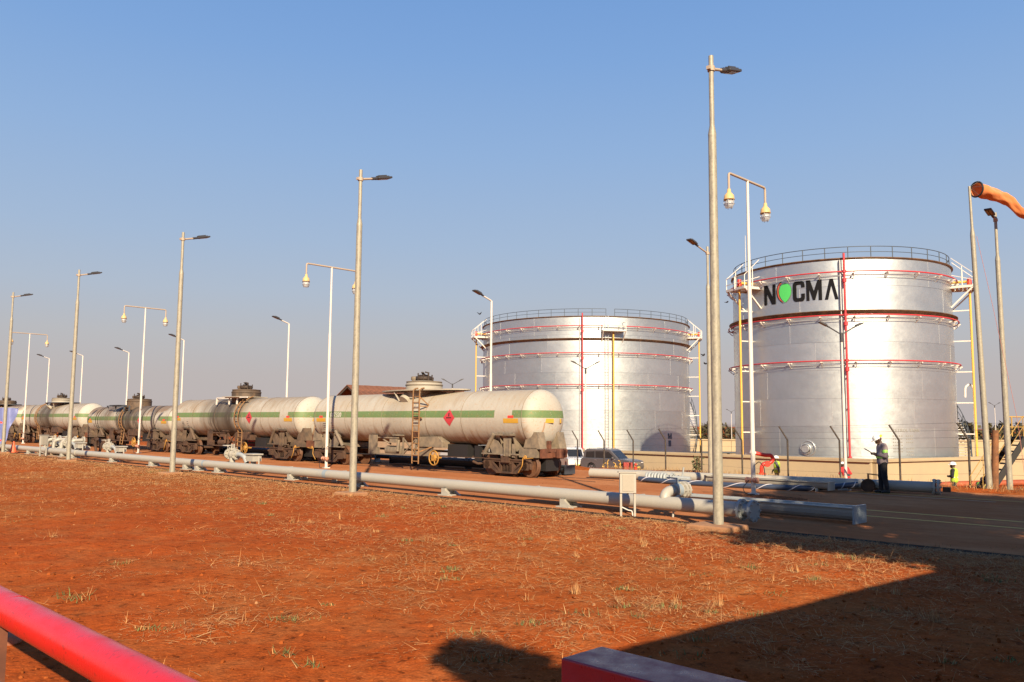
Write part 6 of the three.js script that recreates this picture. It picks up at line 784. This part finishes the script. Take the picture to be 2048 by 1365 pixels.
{ // dry straw, tufts and clods on the red earth
  const r = rng(101), blade = (() => { const P = [], I = [], n = 3; for (let i = 0; i <= n; i++) { const u = i / n, w = 0.5 * (1 - 0.75 * u); P.push(-w, 0.16 * Math.sin(u * 2.4), u, w, 0.16 * Math.sin(u * 2.4), u); } for (let i = 0; i < n; i++) I.push(2 * i, 2 * i + 1, 2 * i + 2, 2 * i + 1, 2 * i + 3, 2 * i + 2); const g = new THREE.BufferGeometry(); g.setAttribute('position', new THREE.Float32BufferAttribute(P, 3)); g.setIndex(I); g.computeVertexNormals(); return boxUV(g); })();
  const place = (zmin, zmax, pw) => { const z = zmin * (zmax / zmin) ** (r() ** pw), x = (r() * 2 - 1) * 0.66 * z; const [s, t] = ST(x, -z); return [x, -z, s, t]; };
  const den = (s, t) => { const a = FB(s, t, 0.16, 221, 4), b = FB(s, t, 0.045, 225, 3), c = FB(s, t, 0.9, 291, 3), d = FB(s * 0.5, t, 0.5, 293, 3), kerb = smooth(-6, -1.5, t) * 0.75; return clamp((a - 0.48) * 2.6) * 0.35 + clamp((b - 0.47) * 2.5) * 0.2 + clamp((c - 0.55) * 4) * 0.5 + clamp((d - 0.56) * 4) * 0.5 + kerb - 0.05; };
  let ms = [], cs = []; const straw = () => { const v = 0.6 + 0.65 * r(), g = r(); return g < 0.78 ? rgb(0.46 * v, 0.24 * v, 0.09 * v) : g < 0.93 ? rgb(0.32 * v, 0.17 * v, 0.07 * v) : rgb(0.42 * v, 0.3 * v, 0.14 * v); };
  for (let tries = 0; tries < 400000 && ms.length < 90000; tries++) { const [x, z, s, t] = place(5.2, 56, 0.78); if (t > -0.3) continue; const d = den(s, t); if (r() > d) continue; const L = (0.025 + 0.2 * r() ** 4) * (1 + 0.3 * d), w = 0.0022 + 0.003 * r() + 0.0001 * -z, up = r() < 0.05 ? 0.4 + 0.8 * r() : 0.2 * r(); ms.push(qm(V(x, GY(x, z) + 0.004 + 0.015 * r(), z), new THREE.Euler(-up, r() * 6.283, r() - 0.5, 'YXZ'), V(w, L * (r() - 0.2), L))); cs.push(straw()); }
  for (let k = 0; k < 110000; k++) { const s = -6 + 62 * r() ** 1.3, t = -0.28 - 9 * r() ** 1.8, w = W(s, t); if (r() > 0.18 * smooth(-9, -3, t) + 0.75 * smooth(-3.4, -0.6, t) + clamp(FB(s, t, 0.7, 297, 3) - 0.5) * 3.2 * smooth(0.38, 0.58, FB(s, t, 0.14, 299, 2))) continue; const L = 0.04 + 0.16 * r() ** 2, far = Math.max(6, -w.z); ms.push(qm(V(w.x, GY(w.x, w.z) + 0.004 + 0.02 * r(), w.z), new THREE.Euler(-(r() < 0.1 ? 0.7 * r() : 0.25 * r()), r() * 6.283, r() - 0.5, 'YXZ'), V(0.0024 + 0.003 * r() + 0.00012 * far, L * (r() - 0.2), L))); cs.push(straw().multiplyScalar(1.12)); }
  tag(inst('dry_straw', blade, dullLeaf, ms, cs), 'dry straw strewn over the red earth', 'straw');
  ms = []; cs = []; const tufts = (n, make) => { for (let k = 0, q = 0; k < n && q < n * 60; q++) { const [x, z, s, t] = place(5.4, 40, 0.85); if (t > -0.5 || r() > den(s, t) * 1.1 + 0.02) continue; k++; make(x, z, s, t); } };
  tufts(150, (x, z) => { const n = 10 + 26 * r(), h = 0.05 + 0.13 * r() ** 1.8, y = GY(x, z), rad0 = 0.03 + 0.07 * r(), lean = r() * 6.283; for (let i = 0; i < n; i++) { const a = r() * 6.283, o = rad0 * Math.sqrt(r()); ms.push(qm(V(x + o * Math.cos(a), y - 0.005, z + o * Math.sin(a)), new THREE.Euler(-(0.25 + 1.1 * r()), (r() < 0.5 ? lean : r() * 6.283), 0, 'YXZ'), V(0.0035 + 0.003 * r() + 0.00009 * -z, h * 0.6 * (r() - 0.3), h * (0.6 + 0.8 * r())))); cs.push(straw()); } });
  tag(inst('straw_tuft', blade, dullLeaf, ms, cs), 'upright tufts of dry straw on the red earth', 'straw');
  ms = []; cs = []; const green = (x, z, big) => { const n = 24 + 40 * r(), y = GY(x, z), R1 = (0.05 + 0.1 * r()) * big, h = (0.03 + 0.045 * r()) * big; for (let i = 0; i < n; i++) { const a = r() * 6.283, o = R1 * Math.sqrt(r()); ms.push(qm(V(x + o * 1.6 * Math.cos(a), y - 0.004, z + o * Math.sin(a)), new THREE.Euler(-(0.3 + 1.0 * r()), r() * 6.283, 0, 'YXZ'), V(0.007 + 0.005 * r(), h * 0.5 * (r() - 0.3), h * (0.6 + 0.8 * r())))); const v = 0.6 + 0.7 * r(); cs.push(r() < 0.25 ? straw() : rgb(0.11 * v, 0.14 * v, 0.045 * v)); } };
  tufts(70, (x, z) => green(x, z, 0.9)); for (const [x, z, b] of [[1.16, 9.2, 1.3], [1.3, 8.7, 1], [0.75, 8.9, 1.1], [2.1, 9.0, 0.8], [-2.05, 8.6, 1.1], [-1.9, 7.3, 1.2], [-1.6, 7.0, 1.1], [-4.9, 9.6, 1.3], [-4.7, 9.4, 1], [2.5, 11.2, 1], [-0.75, 10.9, 0.9], [-13.1, 32.2, 2.6], [-13.6, 32.4, 2], [8.3, 14.2, 2], [8.9, 14.0, 2.2], [7.2, 14.4, 1.5], [5.0, 12.7, 1.3], [1.5, 7.35, 1.1], [-0.2, 7.3, 1.2], [-3.4, 8.2, 1]]) green(x, -z, b);
  tag(inst('green_tuft', blade, dullLeaf, ms, cs), 'small green weeds among the straw', 'weeds');
  ms = []; cs = []; const cg = new THREE.IcosahedronGeometry(1, 0); boxUV(cg); for (let i = 0; i < 9000; i++) { const [x, z, s, t] = place(5.2, 40, 0.8); if (t > -0.12) continue; const q = 0.004 + 0.016 * r() ** 5; ms.push(qm(V(x, GY(x, z), z), new THREE.Euler(r() * 6, r() * 6, r() * 6), V(q * (1 + r()), q, q * (1 + r())))); const v = 0.7 + 0.5 * r(); cs.push(r() < 0.06 ? rgb(0.3 * v, 0.15 * v, 0.07 * v) : rgb(0.24 * v, 0.062 * v, 0.016 * v)); }
  tag(inst('soil_clods', cg, new THREE.MeshPhysicalMaterial({ color: rgb(1, 1, 1), roughness: 1, specularIntensity: 0 }), ms, cs), 'small clods and pebbles on the red earth', 'clods');
}
{ // litter of soil and grass at the foot of the twin lamp and along the bank
  const r = rng(111), ms = [], cs = [], g = leafGeo(0.018, 0.3); for (let i = 0; i < 2600; i++) { const s = -14 + 28 * r(), t = 13.6 + 2 * r(); const w = W(s, t); ms.push(qm(V(w.x, GY(w.x, w.z), w.z), new THREE.Euler((r() - 0.5) * 1.8, r() * 6, (r() - 0.5) * 1.6), V(1, 1, 1).multiplyScalar(0.3 + 0.6 * r()))); const v = 0.5 + 0.6 * r(); cs.push(rgb(0.42 * v, 0.26 * v, 0.11 * v)); }
  tag(inst('bank_grass', g, dullLeaf, ms, cs), 'dry grass on the earth bank at the far side of the road', 'grass');
}
{ // spilled soil round the foot of the nearest twin lamp and drifts on the paving
  const r = rng(121), ms = [], cs = [], g = boxUV(new THREE.IcosahedronGeometry(1, 0)); for (let i = 0; i < 5200; i++) { const near = r() < 0.5, a = r() * 6.283, q = Math.sqrt(r()) * 1.1; const s = near ? 2.6 + Math.cos(a) * q : 0.4 + 44 * r(), t = near ? 7.1 + Math.sin(a) * q * 0.5 : r() < 0.6 ? 0.32 + 0.5 * r() ** 2 : 13.2 * r(); const w = W(s, t), z = 0.004 + 0.014 * r() ** 4; ms.push(qm(V(w.x, z * 0.4, w.z), new THREE.Euler(r() * 6, r() * 6, r() * 6), V(z * 1.3, z, z))); const v = 0.6 + 0.6 * r(); cs.push(rgb(0.24 * v, 0.09 * v, 0.035 * v)); }
  tag(inst('spilled_soil', g, mat([1, 1, 1], 1), ms, cs), 'crumbs of spilled red soil on the paving', 'soil');
}
renderer.render(scene, camera);
